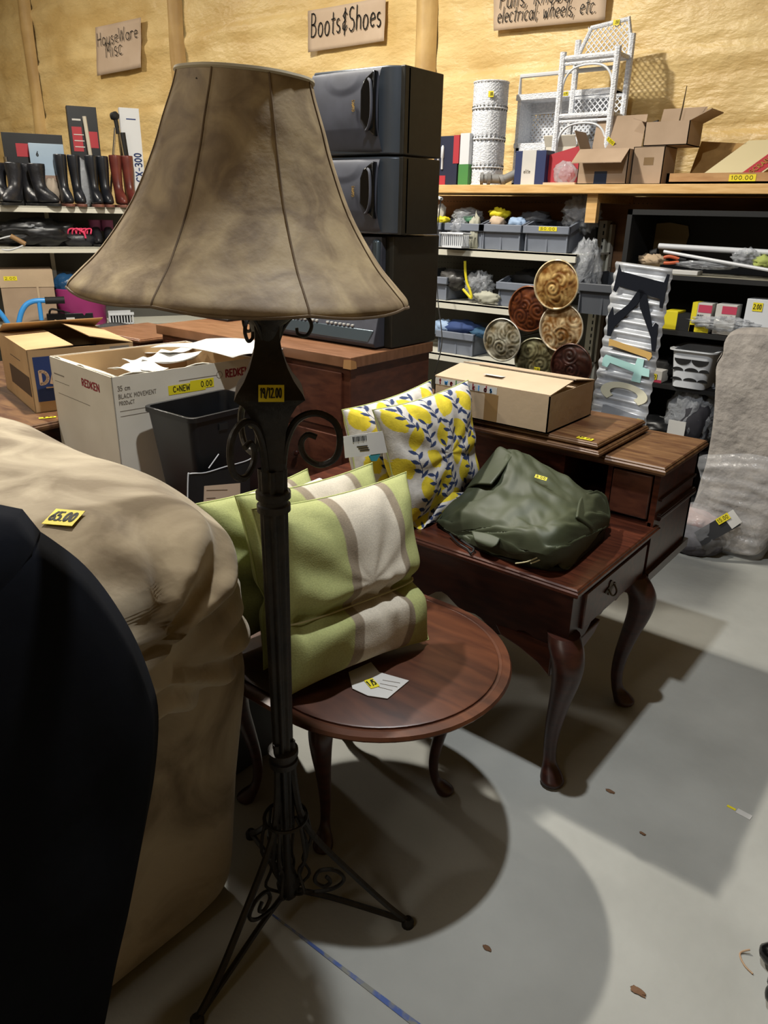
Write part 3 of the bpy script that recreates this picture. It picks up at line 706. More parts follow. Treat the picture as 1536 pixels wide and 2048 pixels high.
# raised rear section
HZ0, HZ1, HY0, HY1 = .62, .82, 2.15, 2.52
mb = MB(); slab(mb, DX0, HY0-.02, DX1+.008, HY1+.01, HZ1-.03, HZ1); mb.build('upper_top', WORNTOP, dk, world=True, ang=25)
mb = MB(); mb.box((DX1-.03,HY0+.01,.46),(DX1-.012,HY1,HZ1-.03)); mb.box((DX0,HY0+.01,.46),(DX0+.02,HY1,HZ1-.03)); mb.box((DX0,HY1-.02,.46),(DX1-.012,HY1,HZ1-.03)); mb.box((DX0,HY0+.02,HZ0),(-.98,HY0+.035,HZ1-.03)); mb.box((-.83,HY0+.01,HZ0),(-.815,HY1-.03,HZ1-.03)); mb.box((-.99,HY0+.01,HZ0),(-.975,HY1-.03,HZ1-.03)); mb.box((DX0,HY0+.01,HZ0+.0),(DX1-.02,HY1-.03,HZ0+.012))
mb.build('upper_case', MAHOG, dk, world=True, smooth=False)
mb = MB(); mb.box((-.812,HY0+.005,HZ0+.02),(DX1-.035,HY0+.022,HZ1-.04)); mb.build('small_drawer', DRESS, dk, world=True, bev=.004)
mb = MB(); slab(mb, DX1-.035, HY0+.03, DX1+.002, HY1-.01, .635, .66,.006); mb.box((DX1-.012,HY0+.03,.70),(DX1-.004,HY1-.02,.708)); mb.box((DX1-.02,HY0,.44),(DX1+.002,HY1,.47)); mb.build('case_moulding', MAHOG_D, dk, world=True, smooth=False)
c_ = PZ(1200,893,.86); c2_ = PZ(1290,850,.86)
mb = MB(); slab(mb, -1.45, c_.y, c_.x, HY1-.03, .82, .842, .01); slab(mb, -1.44, c_.y+.012, c_.x-.012, HY1-.04, .842, .862, .01); mb.build('raised_platform', WORNTOP, dk, world=True, ang=25)
sticker(dk, frame(PZ(1152,876,.863)+Vector((0,0,.0005)), (1,0,0), (0,1,0)), .05, .022, '30.00')

# carton on the desk
def carton(root, x0, y0, x1, y1, z0, z1, mat=CARD, t=.004, flaps=(), fl=.12, inner=True, Mx=None):
    m = MB()
    def rot(m):
        if Mx is not None: m.v = [Mx @ p for p in m.v]
        return m
    m.box((x0,y0,z0),(x1,y1,z0+t)); m.box((x0,y0,z0),(x0+t,y1,z1)); m.box((x1-t,y0,z0),(x1,y1,z1)); m.box((x0,y0,z0),(x1,y0+t,z1)); m.box((x0,y1-t,z0),(x1,y1,z1))
    rot(m).build('carton_body', mat, root, smooth=False, world=True)
    for side, ang, ln in flaps:
        a = math.radians(ang); m = MB()   # angle up from outward-horizontal
        if side == 'x0': m.hexa([(x0,y0,z1),(x0,y1,z1),(x0-ln*math.cos(a),y1,z1+ln*math.sin(a)),(x0-ln*math.cos(a),y0,z1+ln*math.sin(a))], [(x0,y0,z1+t),(x0,y1,z1+t),(x0-ln*math.cos(a),y1,z1+t+ln*math.sin(a)),(x0-ln*math.cos(a),y0,z1+t+ln*math.sin(a))])
        if side == 'x1': m.hexa([(x1,y0,z1),(x1+ln*math.cos(a),y0,z1+ln*math.sin(a)),(x1+ln*math.cos(a),y1,z1+ln*math.sin(a)),(x1,y1,z1)], [(x1,y0,z1+t),(x1+ln*math.cos(a),y0,z1+t+ln*math.sin(a)),(x1+ln*math.cos(a),y1,z1+t+ln*math.sin(a)),(x1,y1,z1+t)])
        if side == 'y0': m.hexa([(x0,y0,z1),(x0,y0-ln*math.cos(a),z1+ln*math.sin(a)),(x1,y0-ln*math.cos(a),z1+ln*math.sin(a)),(x1,y0,z1)], [(x0,y0,z1+t),(x0,y0-ln*math.cos(a),z1+t+ln*math.sin(a)),(x1,y0-ln*math.cos(a),z1+t+ln*math.sin(a)),(x1,y0,z1+t)])
        if side == 'y1': m.hexa([(x0,y1,z1),(x1,y1,z1),(x1,y1+ln*math.cos(a),z1+ln*math.sin(a)),(x0,y1+ln*math.cos(a),z1+ln*math.sin(a))], [(x0,y1,z1+t),(x1,y1,z1+t),(x1,y1+ln*math.cos(a),z1+t+ln*math.sin(a)),(x0,y1+ln*math.cos(a),z1+t+ln*math.sin(a))])
        rot(m).build('flap', mat, root, smooth=False, world=True)
bz = .865; q1 = PZ(1093,868,bz); q2 = PZ(1198,833,bz)
cx1, cy0 = q1.x, q1.y; cy1 = max(q2.y, cy0+.30); ctz = bz+.118
ct = thing('cardboard_box', 'long cardboard box with coloured lettering tape on the desk, lid half open', 'box', ((cx1-1.46)/2, (cy0+cy1)/2, bz))
cx0 = PY(868, 800, cy0).x
carton(ct, cx0, cy0, cx1, cy1, bz, ctz, CARD_L, flaps=[('y0',172,.155),('y1',171,.15)])
mb = MB(); mb.box((cx1-.004,cy0+.02,ctz-.001),(cx1-.12,cy1-.02,ctz+.002)); mb.build('inner_flap', CARD_L, ct, smooth=False, world=True)
label_plate(ct, frame((cx0+.003,cy0-.0008,ctz-.024),(1,0,0),(0,0,1)), .24, .022, PAPER, 'lettered_tape')
for i, (ch, mt) in enumerate(zip('twelvekids', [INKR, SKYB, INKR, GREENP, INKR, SKYB, INKR, SKYB, INKR, SKYB])):
    writing(ct, frame((cx0+.02+i*.022,cy0-.0018,ctz-.020),(1,0,0),(0,0,1)), ch, .018, mt, wt=.22)
label_plate(ct, frame((cx0+.15,cy0+.06,ctz+.020),(1,0,0),(0,1,-.12)), .07, .05, PAPER)
mb = MB(); mb.box((cx0+.20,cy0-.001,bz+.004),(cx0+.25,cy0,ctz-.026)); mb.build('packing_tape', M('brown tape','8a6d48',.3), ct, smooth=False, world=True)
mb = MB(); mb.tube([(cx0+.13,cy0-.001,bz+.065),(cx0+.13,cy0-.002,bz+.065)], .006, 10); mb.build('round_dot_sticker', M('orange dot','c8583c',.6), ct, world=True)

# olive jacket
def zz_(rows): return [[PZ(x, y, z) for x, y, z in r] for r in rows]
jc = zz_([
 [(972,936,.735),(1006,901,.80),(1058,908,.80),(1156,972,.76),(1202,986,.72)],
 [(930,985,.70),(1000,962,.765),(1072,975,.775),(1150,1010,.755),(1217,1026,.69)],
 [(874,1036,.64),(960,1030,.71),(1050,1040,.735),(1130,1062,.73),(1212,1052,.66)],
 [(898,1062,.63),(965,1070,.665),(1045,1085,.695),(1115,1098,.70),(1180,1085,.65)],
 [(920,1078,.626),(968,1100,.63),(1048,1124,.632),(1108,1132,.634),(1136,1138,.63)]])
jk = thing('folded_jacket', 'olive green jacket folded on the red-brown desktop, drawstring hanging out', 'jacket', (-1.0,1.9,.62))
def jf(u, v):
    p = patch(jc, u, v)
    f1 = math.sin((u*2.2+v*3.4)*6.3+2*noise.noise(Vector((u*2.5,v*2.5,0))))
    p += Vector((0,0,1))*(.006*f1*(.3+v)+.014*noise.noise(Vector((u*5,v*6,2)))-.018*abs(noise.noise(Vector((u*4+v*3,v*9-u*2,5))))+.005*noise.noise(Vector((u*16,v*15,5))))
    if p.z < .627: p.z = .627
    return p
mb = MB(); mb.grid(jf, 120, 100); mb.build('jacket_shell', OLIVE, jk, solid=.004, world=True, ang=180)
# under layer filling down to the desk
mb = MB()
def ju(u, v):
    p = patch(jc, u*.96+.02, v*.94+.02); return p
ring = [ju(i/14, 0) for i in range(15)]+[ju(1, i/14) for i in range(1,15)]+[ju(1-i/14, 1) for i in range(1,15)]+[ju(0, 1-i/14) for i in range(1,14)]
nr = len(ring); vs = [p-Vector((0,0,.008)) for p in ring]+[Vector((p.x,p.y,.6215)) for p in ring]
for p in vs: p.z = max(p.z, .6215)
mb.add(vs, [(i,(i+1)%nr,nr+(i+1)%nr,nr+i) for i in range(nr)]); mb.build('folded_layer', OLIVE_D, jk, world=True, ang=180)
mb = MB(); fl_ = zz_([[(1190,985,.735),(1210,1000,.70),(1219,1040,.66)],[(1160,1000,.745),(1190,1030,.70),(1205,1062,.64)],[(1150,1040,.735),(1178,1060,.69),(1185,1075,.64)]])
mb.grid(lambda u,v: patch(fl_,u,v)+Vector((0,0,.006)), 16, 16); mb.build('sleeve', OLIVE, jk, solid=.006, world=True, ang=180)
mb = MB(); fl_ = zz_([[(1000,906,.79),(1010,900,.805),(1034,916,.80)],[(965,950,.735),(985,945,.76),(1010,950,.78)],[(940,985,.70),(960,975,.73),(990,975,.755)]])
mb.grid(lambda u,v: patch(fl_,u,v)+Vector((-.012,0,.004)), 14, 14); mb.build('collar_layer', OLIVE, jk, solid=.006, world=True, ang=180)
mb = MB(); fl_ = zz_([[(946,1070,.655),(980,1076,.665),(1003,1085,.668)],[(952,1085,.648),(975,1092,.652),(996,1098,.655)],[(962,1092,.642),(975,1098,.644),(985,1101,.646)]])
mb.grid(lambda u,v: patch(fl_,u,v)+Vector((0,-.008,.012)), 12, 12); mb.build('pocket_flap', OLIVE, jk, solid=.005, world=True, ang=180)
CORD = M('cream cord', 'b3ab85', .8)
mb = MB(); c0 = [PZ(x,y,z) for x,y,z in ((1035,1128,.632),(1060,1124,.645),(1085,1112,.662),(1092,1098,.685),(1088,1092,.695),(1095,1088,.70),(1098,1102,.68),(1088,1118,.655),(1065,1128,.640))]
mb.tube(curve([p+Vector((0,-.012,.006)) for p in c0], 50), .0022, 6)
kp = c0[3]+Vector((0,-.018,.0)); mb.blob(kp, (.008,.008,.018), 12, .2); mb.build('drawstring', CORD, jk, world=True)
mb = MB(); c0 = [PZ(x,y,z) for x,y,z in ((900,1068,.632),(915,1085,.628),(935,1098,.627),(942,1106,.626),(948,1098,.628),(940,1092,.63),(922,1080,.632))]
mb.tube(curve(c0, 30), .003, 6); mb.build('snap_hook', BLKM, jk, world=True)
pc = PZ(1068,963,.785); sticker(jk, frame(pc+Vector((0,0,.012)), Vector((1,.25,-.15)), Vector((-.1,.4,.3))), .035, .012, '3.00')

# ================================================================== DRESSER + STEREO
DRX, DRY0, DRY1, DRZ = -1.995, 2.27, 2.84, .95
drs = thing('dresser', 'reddish brown veneer dresser with a chipped corner carrying the stereo', 'dresser', (-2.75, 2.55, 0))
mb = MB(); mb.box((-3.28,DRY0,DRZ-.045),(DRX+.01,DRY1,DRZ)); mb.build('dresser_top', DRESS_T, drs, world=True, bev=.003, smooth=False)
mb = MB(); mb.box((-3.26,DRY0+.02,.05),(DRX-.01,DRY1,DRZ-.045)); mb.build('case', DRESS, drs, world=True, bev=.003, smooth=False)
mb = MB(); mb.box((-3.2,DRY0+.05,0),(DRX-.05,DRY1-.03,.05)); mb.build('plinth', MAHOG_D, drs, world=True, smooth=False)
for z0 in (.10,.37,.64):
    mb = MB(); mb.box((-3.22,DRY0+.006,z0),(DRX-.05,DRY0+.02,z0+.24)); d_ = mb.build('drawer', DRESS, drs, world=True, bev=.003, smooth=False)
    for kx in (-2.95,-2.3):
        m = MB(); m.lathe([(0,.006),(.012,.006),(.016,.014),(.024,.012),(.027,.002)], 14, Mx=Matrix.Translation((kx,DRY0+.006,z0+.12)) @ Matrix.Rotation(math.pi/2,4,'X')); inv = drs.matrix_basis.inverted(); m.v = [inv @ p for p in m.v]; m.build('knob', MAHOG_D, d_)
mb = MB(); mb.hexa([(DRX-.03,DRY0-.002,DRZ-.047),(DRX+.012,DRY0-.002,DRZ-.047),(DRX+.012,DRY0+.035,DRZ-.047),(DRX-.03,DRY0+.01,DRZ-.047)],[(DRX-.026,DRY0-.002,DRZ-.012),(DRX+.012,DRY0-.002,DRZ-.008),(DRX+.012,DRY0+.03,DRZ-.018),(DRX-.026,DRY0+.01,DRZ-.012)])
mb.build('chipped_corner', M('bare wood','a67c4c',.8), drs, world=True, smooth=False)

SX1 = -2.0; SY0 = 2.50
# console unit
cs = thing('stereo_console', 'black stereo console with a row of small buttons under two speakers', 'stereo', (-2.4, 2.62, DRZ))
mb = MB(); mb.box((-2.80,SY0+.04,DRZ+.004),(SX1+.01,SY0+.36,1.405)); mb.build('console_case', SPKC, cs, world=True, bev=.005, smooth=False)
mb = MB(); mb.prism([(SY0+.04,1.40),(SY0+.01,1.40),(SY0+.005,1.12),(SY0-.02,1.03),(SY0-.035,.975),(SY0-.02,.957),(SY0+.04,.957)], -2.80, SX1-.03, 'x'); mb.build('front_panel', SPK, cs, world=True, bev=.004, smooth=False)
mb = MB(); mb.box((SX1-.07,SY0-.006,1.13),(SX1-.035,SY0+.02,1.39)); mb.build('side_trim', SILV, cs, world=True, bev=.01)
mb = MB(); mb.hexa([(-2.78,SY0-.036,.98),(SX1-.06,SY0-.036,.98),(SX1-.06,SY0-.02,.98),(-2.78,SY0-.02,.98)],[(-2.78,SY0-.024,1.03),(SX1-.04,SY0-.024,1.03),(SX1-.04,SY0-.012,1.03),(-2.78,SY0-.012,1.03)]); mb.build('tape_door', SILV, cs, world=True, bev=.003)
mb = MB(); mb.box((-2.62,SY0-.012,1.07),(SX1-.10,SY0+.01,1.12)); mb.build('disc_drawer', BLKG, cs, world=True, bev=.006)
for i in range(7):
    for j in range(2):
        mb = MB(); x = -2.52+i*.024+j*.21; mb.box((x,SY0-.026,1.035),(x+.013,SY0-.012,1.044)); mb.build('button', M('button grey','9a9a96',.4), cs, world=True, bev=.002)
for i in range(3):
    mb = MB(); mb.box((-2.18,SY0-.002,1.34-i*.055),(-2.12,SY0+.012,1.375-i*.055)); mb.build('deck_button', BLKG, cs, world=True, bev=.004)
sticker(cs, frame((-2.22,SY0-.003,1.37),(1,0,0),(0,0,1)), .085, .03, '25.00')
def speaker(z0, h, label):
    r = thing('speaker', label, 'speaker', (-2.28, SY0+.15, z0), 0, 'stacked stereo speakers')
    w_ = .435; x1 = -1.94; x0 = x1-w_; y0 = SY0; ins = .012
    m = MB(); m.box((x0,y0+.02,z0+.002),(x1,y0+.27,z0+h-.002)); m.build('cabinet', SPKC, r, world=True, bev=.004, smooth=False)
    # rounded front frame on the right, silver at its top
    m = MB(); cs_ = [(x1,y0+.06),(x1,y0+.045),(x1-.025,y0+.01),(x1-.06,y0-.012),(x0+.02,y0-.03),(x0,y0-.012),(x0,y0+.05)]
    m.prism(cs_, z0+.003, z0+h-.003, 'z'); m.build('front_frame', M('gunmetal plastic','454b52',.32,metal=.4), r, world=True, bev=.006, ang=50)
    m = MB()
    def gf(u, v):
        x = x0+.012+u*(w_-.085); z = z0+.012+v*(h-.024); b = .028*math.sin(math.pi*min(1,max(0,v)))**.5*(1-.25*abs(2*u-1)**3)
        q = math.hypot((x-(x0+.19))/.11, (z-(z0+h-.03))/.07); b += .005*max(0,min(1,(1-q)*3))
        if v < .28: b -= .012*(1-v/.28)
        return Vector((x, y0-.028-b, z))
    m.grid(gf, 60, 50); m.build('grille', SPK, r, world=True, ang=25, solid=-.0)
    hx = x1-.095
    m = MB(); hp = [(hx-.055,z0+h*.72),(hx-.04,z0+h*.83),(hx+.012,z0+h*.93),(hx+.016,z0+h*.2),(hx-.02,z0+h*.28),(hx-.055,z0+h*.40)]
    m.prism(hp, y0-.062, y0-.03, 'y'); m.build('port_recess', BLKG, r, world=True, bev=.006)
    m = MB(); m.tube(curve([(hx-.012,y0-.064,z0+h*.83),(hx+.006,y0-.074,z0+h*.78),(hx+.014,y0-.078,z0+h*.6),(hx+.012,y0-.078,z0+h*.42),(hx-.005,y0-.07,z0+h*.31),(hx-.022,y0-.064,z0+h*.27)], 20), .0055, 8); m.build('grip_bar', SPK, r, world=True)
    Mx = frame((hx-.095, y0-.0605, z0+h*.62), (0,0,-1), (1,0,0)); writing(r, Mx, 'SANYO', .012, M('gold print','c9a45a',.4,metal=.6), name='brand_lettering', wt=.16, lift=.002)
    return r
speaker(1.409, .287, 'lower of two black stereo speakers stacked on the console')
speaker(1.698, .305, 'upper of two black stereo speakers, topmost of the stack')
# things lying on the dresser
r = thing('book', 'thin glossy magazine lying on the dresser behind the lamp', 'magazine', (-3.0,2.6,DRZ))
q = PZ(450,635,DRZ)
mb = MB(); mb.box((q.x-.16,q.y-.10,DRZ+.001),(q.x+.14,q.y+.12,DRZ+.012)); mb.build('black_tray', BLK, r, world=True, bev=.003)
mb = MB(); mb.grid(lambda u,v: Vector((q.x-.15+.28*u, q.y-.09+.2*v, DRZ+.014+.01*math.sin(math.pi*u))), 14, 2); mb.build('pages', M('glossy page','a7a39a',.25,c2='6f6a63',ns=9), r, world=True, solid=.002)
mb = MB(); mb.blob((-3.1,DRY1-.08,DRZ+.028),(.05,.05,.028),16,.2,flatz=DRZ+.001); single(mb, 'cap', BLKM, 'small black cap at the back of the dresser behind the lampshade', 'cap')

# small brown cabinet left of the dresser
q = PZ(279,679,.86)
cb = thing('side_cabinet', 'low red-brown cabinet standing left of the dresser', 'cabinet', (q.x-.3,q.y+.3,0))
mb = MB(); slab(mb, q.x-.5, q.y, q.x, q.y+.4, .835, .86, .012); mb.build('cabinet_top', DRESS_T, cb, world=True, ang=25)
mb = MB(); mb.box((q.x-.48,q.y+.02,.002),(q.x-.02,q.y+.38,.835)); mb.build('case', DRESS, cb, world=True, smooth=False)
mb = MB(); mb.box((q.x-.47,q.y+.012,.08),(q.x-.255,q.y+.02,.82)); mb.build('door', DRESS, cb, world=True, smooth=False, bev=.003)
mb = MB(); mb.box((q.x-.245,q.y+.012,.08),(q.x-.03,q.y+.02,.82)); mb.build('door', DRESS, cb, world=True, smooth=False, bev=.003)

# ================================================================== BOXES AND BIN AT LEFT
# table under the printed box
TZ = .62
tb = thing('side_table', 'dark brown tabletop under the printed cardboard box behind the sofa', 'table', (-3.6,1.7,0))
mb = MB(); slab(mb, -4.6, 1.30, -3.10, 2.16, TZ-.035, TZ, .01); mb.build('tabletop', WORNTOP, tb, world=True, ang=25)
mb = MB(); mb.box((-4.5,1.38,.45),(-3.16,2.08,TZ-.035)); mb.build('apron', MAHOG_D, tb, world=True, smooth=False)
for x, y in ((-4.5,1.38),(-3.2,1.38),(-4.5,2.04),(-3.2,2.04)):
    mb = MB(); mb.box((x,y,0),(x+.05,y+.05,.46)); mb.build('leg', MAHOG_D, tb, world=True, smooth=False)
p = PZ(78,838,TZ+.002); sticker(tb, frame(p, (.35,.75,0), (-.75,.35,0)), .07, .022, '45.00')
q = PZ(52,702,.9)
bx = thing('cardboard_box', 'brown cardboard box with a blue DA panel on the table behind the sofa', 'box', (q.x-.3,q.y+.2,TZ))
bx1, by0, by1 = q.x, q.y, q.y+.46
MR = Matrix.Translation((bx1,by0,0)) @ Matrix.Rotation(math.radians(-15),4,'Z')   # box turned a little on the table
bl_ = .47
carton(bx, -.60, 0, 0, bl_, TZ+.001, .9, CARD, flaps=[('y0',178,.2),('y1',168,.2),('x0',160,.18)], Mx=MR)
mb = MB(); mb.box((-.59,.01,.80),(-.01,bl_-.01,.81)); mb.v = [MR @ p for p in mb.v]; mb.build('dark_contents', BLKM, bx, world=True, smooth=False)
label_plate(bx, MR @ frame((.0005,.02,TZ+.05),(0,1,0),(0,0,1)), .24, .20, INKB, 'blue_panel')
writing(bx, MR @ frame((.0015,.038,TZ+.13),(0,1,0),(0,0,1)), 'DAVID', .055, M('tan print','c9a888',.7), wt=.24, width=.20)
label_plate(bx, MR @ frame((.0012,.06,TZ+.108),(0,1,0),(0,0,1)), .12, .006, M('tan print','c9a888',.7), 'printed_line')
label_plate(bx, MR @ frame((.0005,.36,.862),(0,1,0),(0,0,1)), .09, .028, INKG, 'printed_stamp')
for (a, b, c, d) in ((-.42,.07,.40,.09),(-.36,.21,.20,.003)): label_plate(bx, MR @ frame((a,-.0008,TZ+b),(1,0,0),(0,0,1)), c, d, M('brown print','4a3a2c',.8), 'printed_mark')
# low table
lt = thing('low_table', 'low brown table mostly hidden under the white box and black bin', 'table', (-2.5,1.65,0))
LZ = .40
mb = MB(); slab(mb, -3.06, 1.30, -1.80, 2.20, LZ-.03, LZ, .01); mb.build('tabletop', MAHOG, lt, world=True, ang=25)
for x, y in ((-3.02,1.34),(-1.88,1.34),(-3.02,2.10),(-1.88,2.10)):
    mb = MB(); mb.box((x,y,0),(x+.05,y+.05,LZ-.03)); mb.build('leg', MAHOG_D, lt, world=True, smooth=False)
# white box
wz = .9; a0, a1, a2 = PZ(98,712,wz), PZ(222,755,wz), PZ(505,714,wz)
wb = thing('white_carton', 'large open white carton with red and grey print and yellow tape, behind the black bin', 'box', ((a0.x+a1.x)/2, (a1.y+a2.y)/2, LZ))
WR = Matrix.Translation((a1.x,a1.y,0)) @ Matrix.Rotation(math.atan2(a1.y-a0.y, a1.x-a0.x),4,'Z')   # the carton is turned a little
X0, X1_, Y0_, Y1_ = -(a1-a0).length, 0, 0, (a2-a1).length
carton(wb, X0, Y0_, X1_, Y1_, LZ+.001, wz, WCARD, flaps=[], Mx=WR)
mb = MB(); mb.box((X0+.005,Y0_+.005,.60),(X1_-.005,Y1_-.005,.62)); mb.box((X0+.005,Y1_-.008,.6),(X1_-.005,Y1_-.005,wz-.005)); mb.box((X0+.0045,Y0_+.005,.6),(X0+.008,Y1_-.005,wz-.005)); mb.box((X1_-.008,Y0_+.005,.6),(X1_-.0045,Y1_-.005,wz-.005)); mb.v = [WR @ p for p in mb.v]; mb.build('carton_lining', CARD, wb, world=True, smooth=False)
mb = MB(); mb.grid(lambda u,v: Vector((X0+.01+u*.32, Y0_+.008+.20*v, wz-.005-.09*v+.012*math.sin(u*9))), 16, 6); mb.v = [WR @ p for p in mb.v]; mb.build('flap', WCARD, wb, world=True, solid=.004)
mb = MB(); mb.grid(lambda u,v: Vector((X1_-.004-.16*v, Y0_+.02+u*.55, wz-.002-.10*v+.012*math.sin(u*12))), 16, 6); mb.v = [WR @ p for p in mb.v]; mb.build('flap', WCARD, wb, world=True, solid=.004)
for k, (px, py, sx, sy, rz) in enumerate(((265,738,.10,.07,.3),(290,730,.16,.06,-.2),(345,715,.12,.16,.6),(330,700,.14,.12,.2))):
    p = PZ(px, py, wz-.03); Mx = TR(p, rz)
    mb = MB(); mb.grid(lambda u,v: Mx @ Vector(((u-.5)*sx*1.6,(v-.5)*sy*1.6,.008*math.sin(u*5+k)+.006*math.cos(v*6))), 12, 10); single(mb, 'crumpled_paper', PAPER, ['crumpled white paper at the left corner inside the white carton','long folded white paper lying in the middle of the white carton','angled white paper strip at the far side of the white carton','flat white paper behind the strip in the white carton'][k], 'paper', solid=.002)
p = PZ(415,700,wz+.035); mb = MB(); mb.grid(lambda u,v: p+Vector((-.22+.44*u, -.13+.3*v+.08*u, .02*math.sin(u*3)+.006*math.sin(v*7))), 16, 10); single(mb, 'paper_sheet', PAPER, 'large white paper sheet resting on the rim of the white carton', 'paper', solid=.002)
fx = X1_+.0006; Mf = lambda y, z: WR @ frame((fx, y, z), (0,1,0), (0,0,1)); Ms = lambda x, z: WR @ frame((x, Y0_-.0006, z), (1,0,0), (0,0,1))
writing(wb, Mf(Y0_+.02,wz-.055), '35 cm', .018, INKG, wt=.14); writing(wb, Mf(Y0_+.02,wz-.085), 'BLACK MOVEMENT', .016, INKG, wt=.14, width=.16)
writing(wb, Mf(Y0_+.02,wz-.11), 'PRODUCT', .014, INKG, wt=.14); 
for z in (.135,.155): label_plate(wb, Mf(Y0_+.02,wz-z), .22, .002, INKG, 'printed_line')
writing(wb, Mf(Y0_+.50,wz-.065), 'REDKEN', .030, INKR, wt=.2, width=.12); mb = MB(); mb.tube([(fx,Y0_+.47+.014*math.cos(a*.4),wz-.05+.014*math.sin(a*.4)) for a in range(16)], .0012, 4, closed=True); mb.v = [WR @ p for p in mb.v]; mb.build('printed_ring', INKG, wb, world=True)
label_plate(wb, Mf(Y0_+.28,wz-.052), .18, .003, INKG, 'printed_line')
writing(wb, Ms(X0+.30,wz-.075), 'REDKEN', .028, INKR, wt=.2, width=.16); label_plate(wb, Ms(X0+.03,wz-.07), .10, .005, INKG, 'printed_line'); label_plate(wb, Ms(X0+.03,wz-.10), .14, .002, INKG, 'printed_line'); label_plate(wb, Ms(X0+.05,wz-.15), .3, .002, INKG, 'printed_line')
mb = MB(); mb.box((fx,Y0_+.23,wz-.102),(fx+.001,Y0_+.40,wz-.065)); mb.box((fx,Y0_+.33,wz-.095),(fx+.0012,Y0_+.44,wz-.058)); mb.v = [WR @ p for p in mb.v]; mb.build('yellow_tape', YEL, wb, world=True, smooth=False)
fx += .0016
writing(wb, Mf(Y0_+.25,wz-.092), 'C=NEW', .022, INK, wt=.13, width=.08); writing(wb, Mf(Y0_+.35,wz-.088), '$40.00', .022, INK, wt=.13, width=.085)
# black bin
BZ = .80; k0, k1, k2 = PZ(277,832,BZ), PZ(385,835,BZ), PZ(500,805,BZ)
bn = thing('waste_bin', 'tall black rectangular plastic bin standing in front of the white carton', 'bin', (-2.2,1.62,LZ))
cx_, cy_ = (k0.x+k2.x)/2-.02, (k0.y+k2.y)/2+.05
def rr(cx, cy, hx, hy, r, n=5):
    o = []
    for (sx, sy, a0_) in ((1,1,0),(-1,1,90),(-1,-1,180),(1,-1,270)):
        for i in range(n+1): a = math.radians(a0_+90*i/n); o.append((cx+sx*(hx-r)+r*math.cos(a), cy+sy*(hy-r)+r*math.sin(a)))
    return o
hxb, hyb = .14, .19
bxc, byc = k1.x-hxb*.95, k1.y+hyb*.95
mb = MB(); loft(mb, [(rr(bxc,byc,hxb-.035,hyb-.035,.03),LZ+.002),(rr(bxc,byc,hxb,hyb,.03),BZ-.02),(rr(bxc,byc,hxb+.008,hyb+.008,.03),BZ-.02),(rr(bxc,byc,hxb+.008,hyb+.008,.03),BZ-.002),(rr(bxc,byc,hxb+.004,hyb+.004,.03),BZ),(rr(bxc,byc,hxb-.004,hyb-.004,.03),BZ-.002),(rr(bxc,byc,hxb-.038,hyb-.038,.028),LZ+.012)])
mb.build('bin_body', BLK, bn, world=True, ang=35)
mb = MB(); mb.box((bxc+hxb-.002,byc-.07,BZ-.07),(bxc+hxb+.002,byc-.03,BZ-.045)); mb.build('grip_slot', BLKM, bn, world=True, smooth=False)
# black folder with white wire in front of it
fo = thing('wire_frame_folder', 'black flat folder with white wire edge and a paper label leaning on the bin', 'folder', (-1.9,1.5,LZ))
f0 = Vector((bxc+hxb+.06,0,0)); n_ = (1,0,.15); o_ = (bxc+hxb+.05, byc, .6); nn_ = Vector((1,0,.08)).normalized()
Q4 = [PP(x,y,o_,nn_) for x,y in ((376,950),(450,940),(500,922),(500,1060),(374,1060))]
Q4b = [p-nn_*.008 for p in Q4]; mb = MB(); mb.add(Q4+Q4b, [(0,1,2,3,4),(9,8,7,6,5)]+[(i,(i+1)%5,5+(i+1)%5,5+i) for i in range(5)]); mb.build('folder_panel', BLK, fo, world=True, smooth=False)
mb = MB(); mb.tube(curve([PP(x,y,o_,nn_)+nn_*.003 for x,y in ((374,1040),(375,955),(380,947),(410,945),(450,933),(490,922),(508,912))], 30), .0022, 6); mb.tube([PP(416,936,o_,nn_)+nn_*.004, PP(436,908,o_,nn_)+nn_*.004], .0022, 6); mb.build('white_wire', WHITE, fo, world=True)
mb = MB(); q4 = [PP(x,y,o_,nn_)+nn_*.0015 for x,y in ((408,972),(480,966),(480,1020),(406,1028))]; mb.add(q4, [(0,1,2,3)]); mb.build('paper_label', PAPER_T, fo, world=True, smooth=False, solid=-.0008)
mb = MB(); 
for yy in (980,996,1008): mb.tube([PP(412,yy,o_,nn_)+nn_*.003, PP(430+(yy%3)*12,yy-1,o_,nn_)+nn_*.003], .0009, 4)
mb.build('printed_line', INKG, fo, world=True)

# ================================================================== PINE SHELF AND WHAT STANDS ON IT
BT = 1.648
ps = thing('wooden_shelf', 'long pine shelf board along the yellow wall', 'shelf', (-1.4,4.3,1.5))
mb = MB(); mb.box((-3.3,4.0,1.604),(2.2,4.53,BT)); mb.build('shelf_board', PINE, ps, world=True, smooth=False, bev=.003)
for x in (-1.84,1.3):
    mb = MB(); mb.box((x-.03,4.04,1.46),(x+.03,4.08,1.604)); mb.box((x-.03,4.08,1.56),(x+.03,4.53,1.604)); mb.build('bracket', PINE, ps, world=True, smooth=False)
def bx_(name, label, cat, x0, x1, y0, y1, z0, h, mat, group=None):
    r = thing(name, label, cat, ((x0+x1)/2,(y0+y1)/2,z0), 0, group); m = MB(); m.box((x0,y0,z0+.0005),(x1,y1,z0+h)); m.build('package_body' , mat, r, world=True, bev=.002, smooth=False); return r
r = bx_('product_box', 'dark blue and red boxed flashlight set at the left end of the pine shelf', 'box', -2.92,-2.75,4.10,4.2,BT,.27, M('navy card','1a2038',.5))
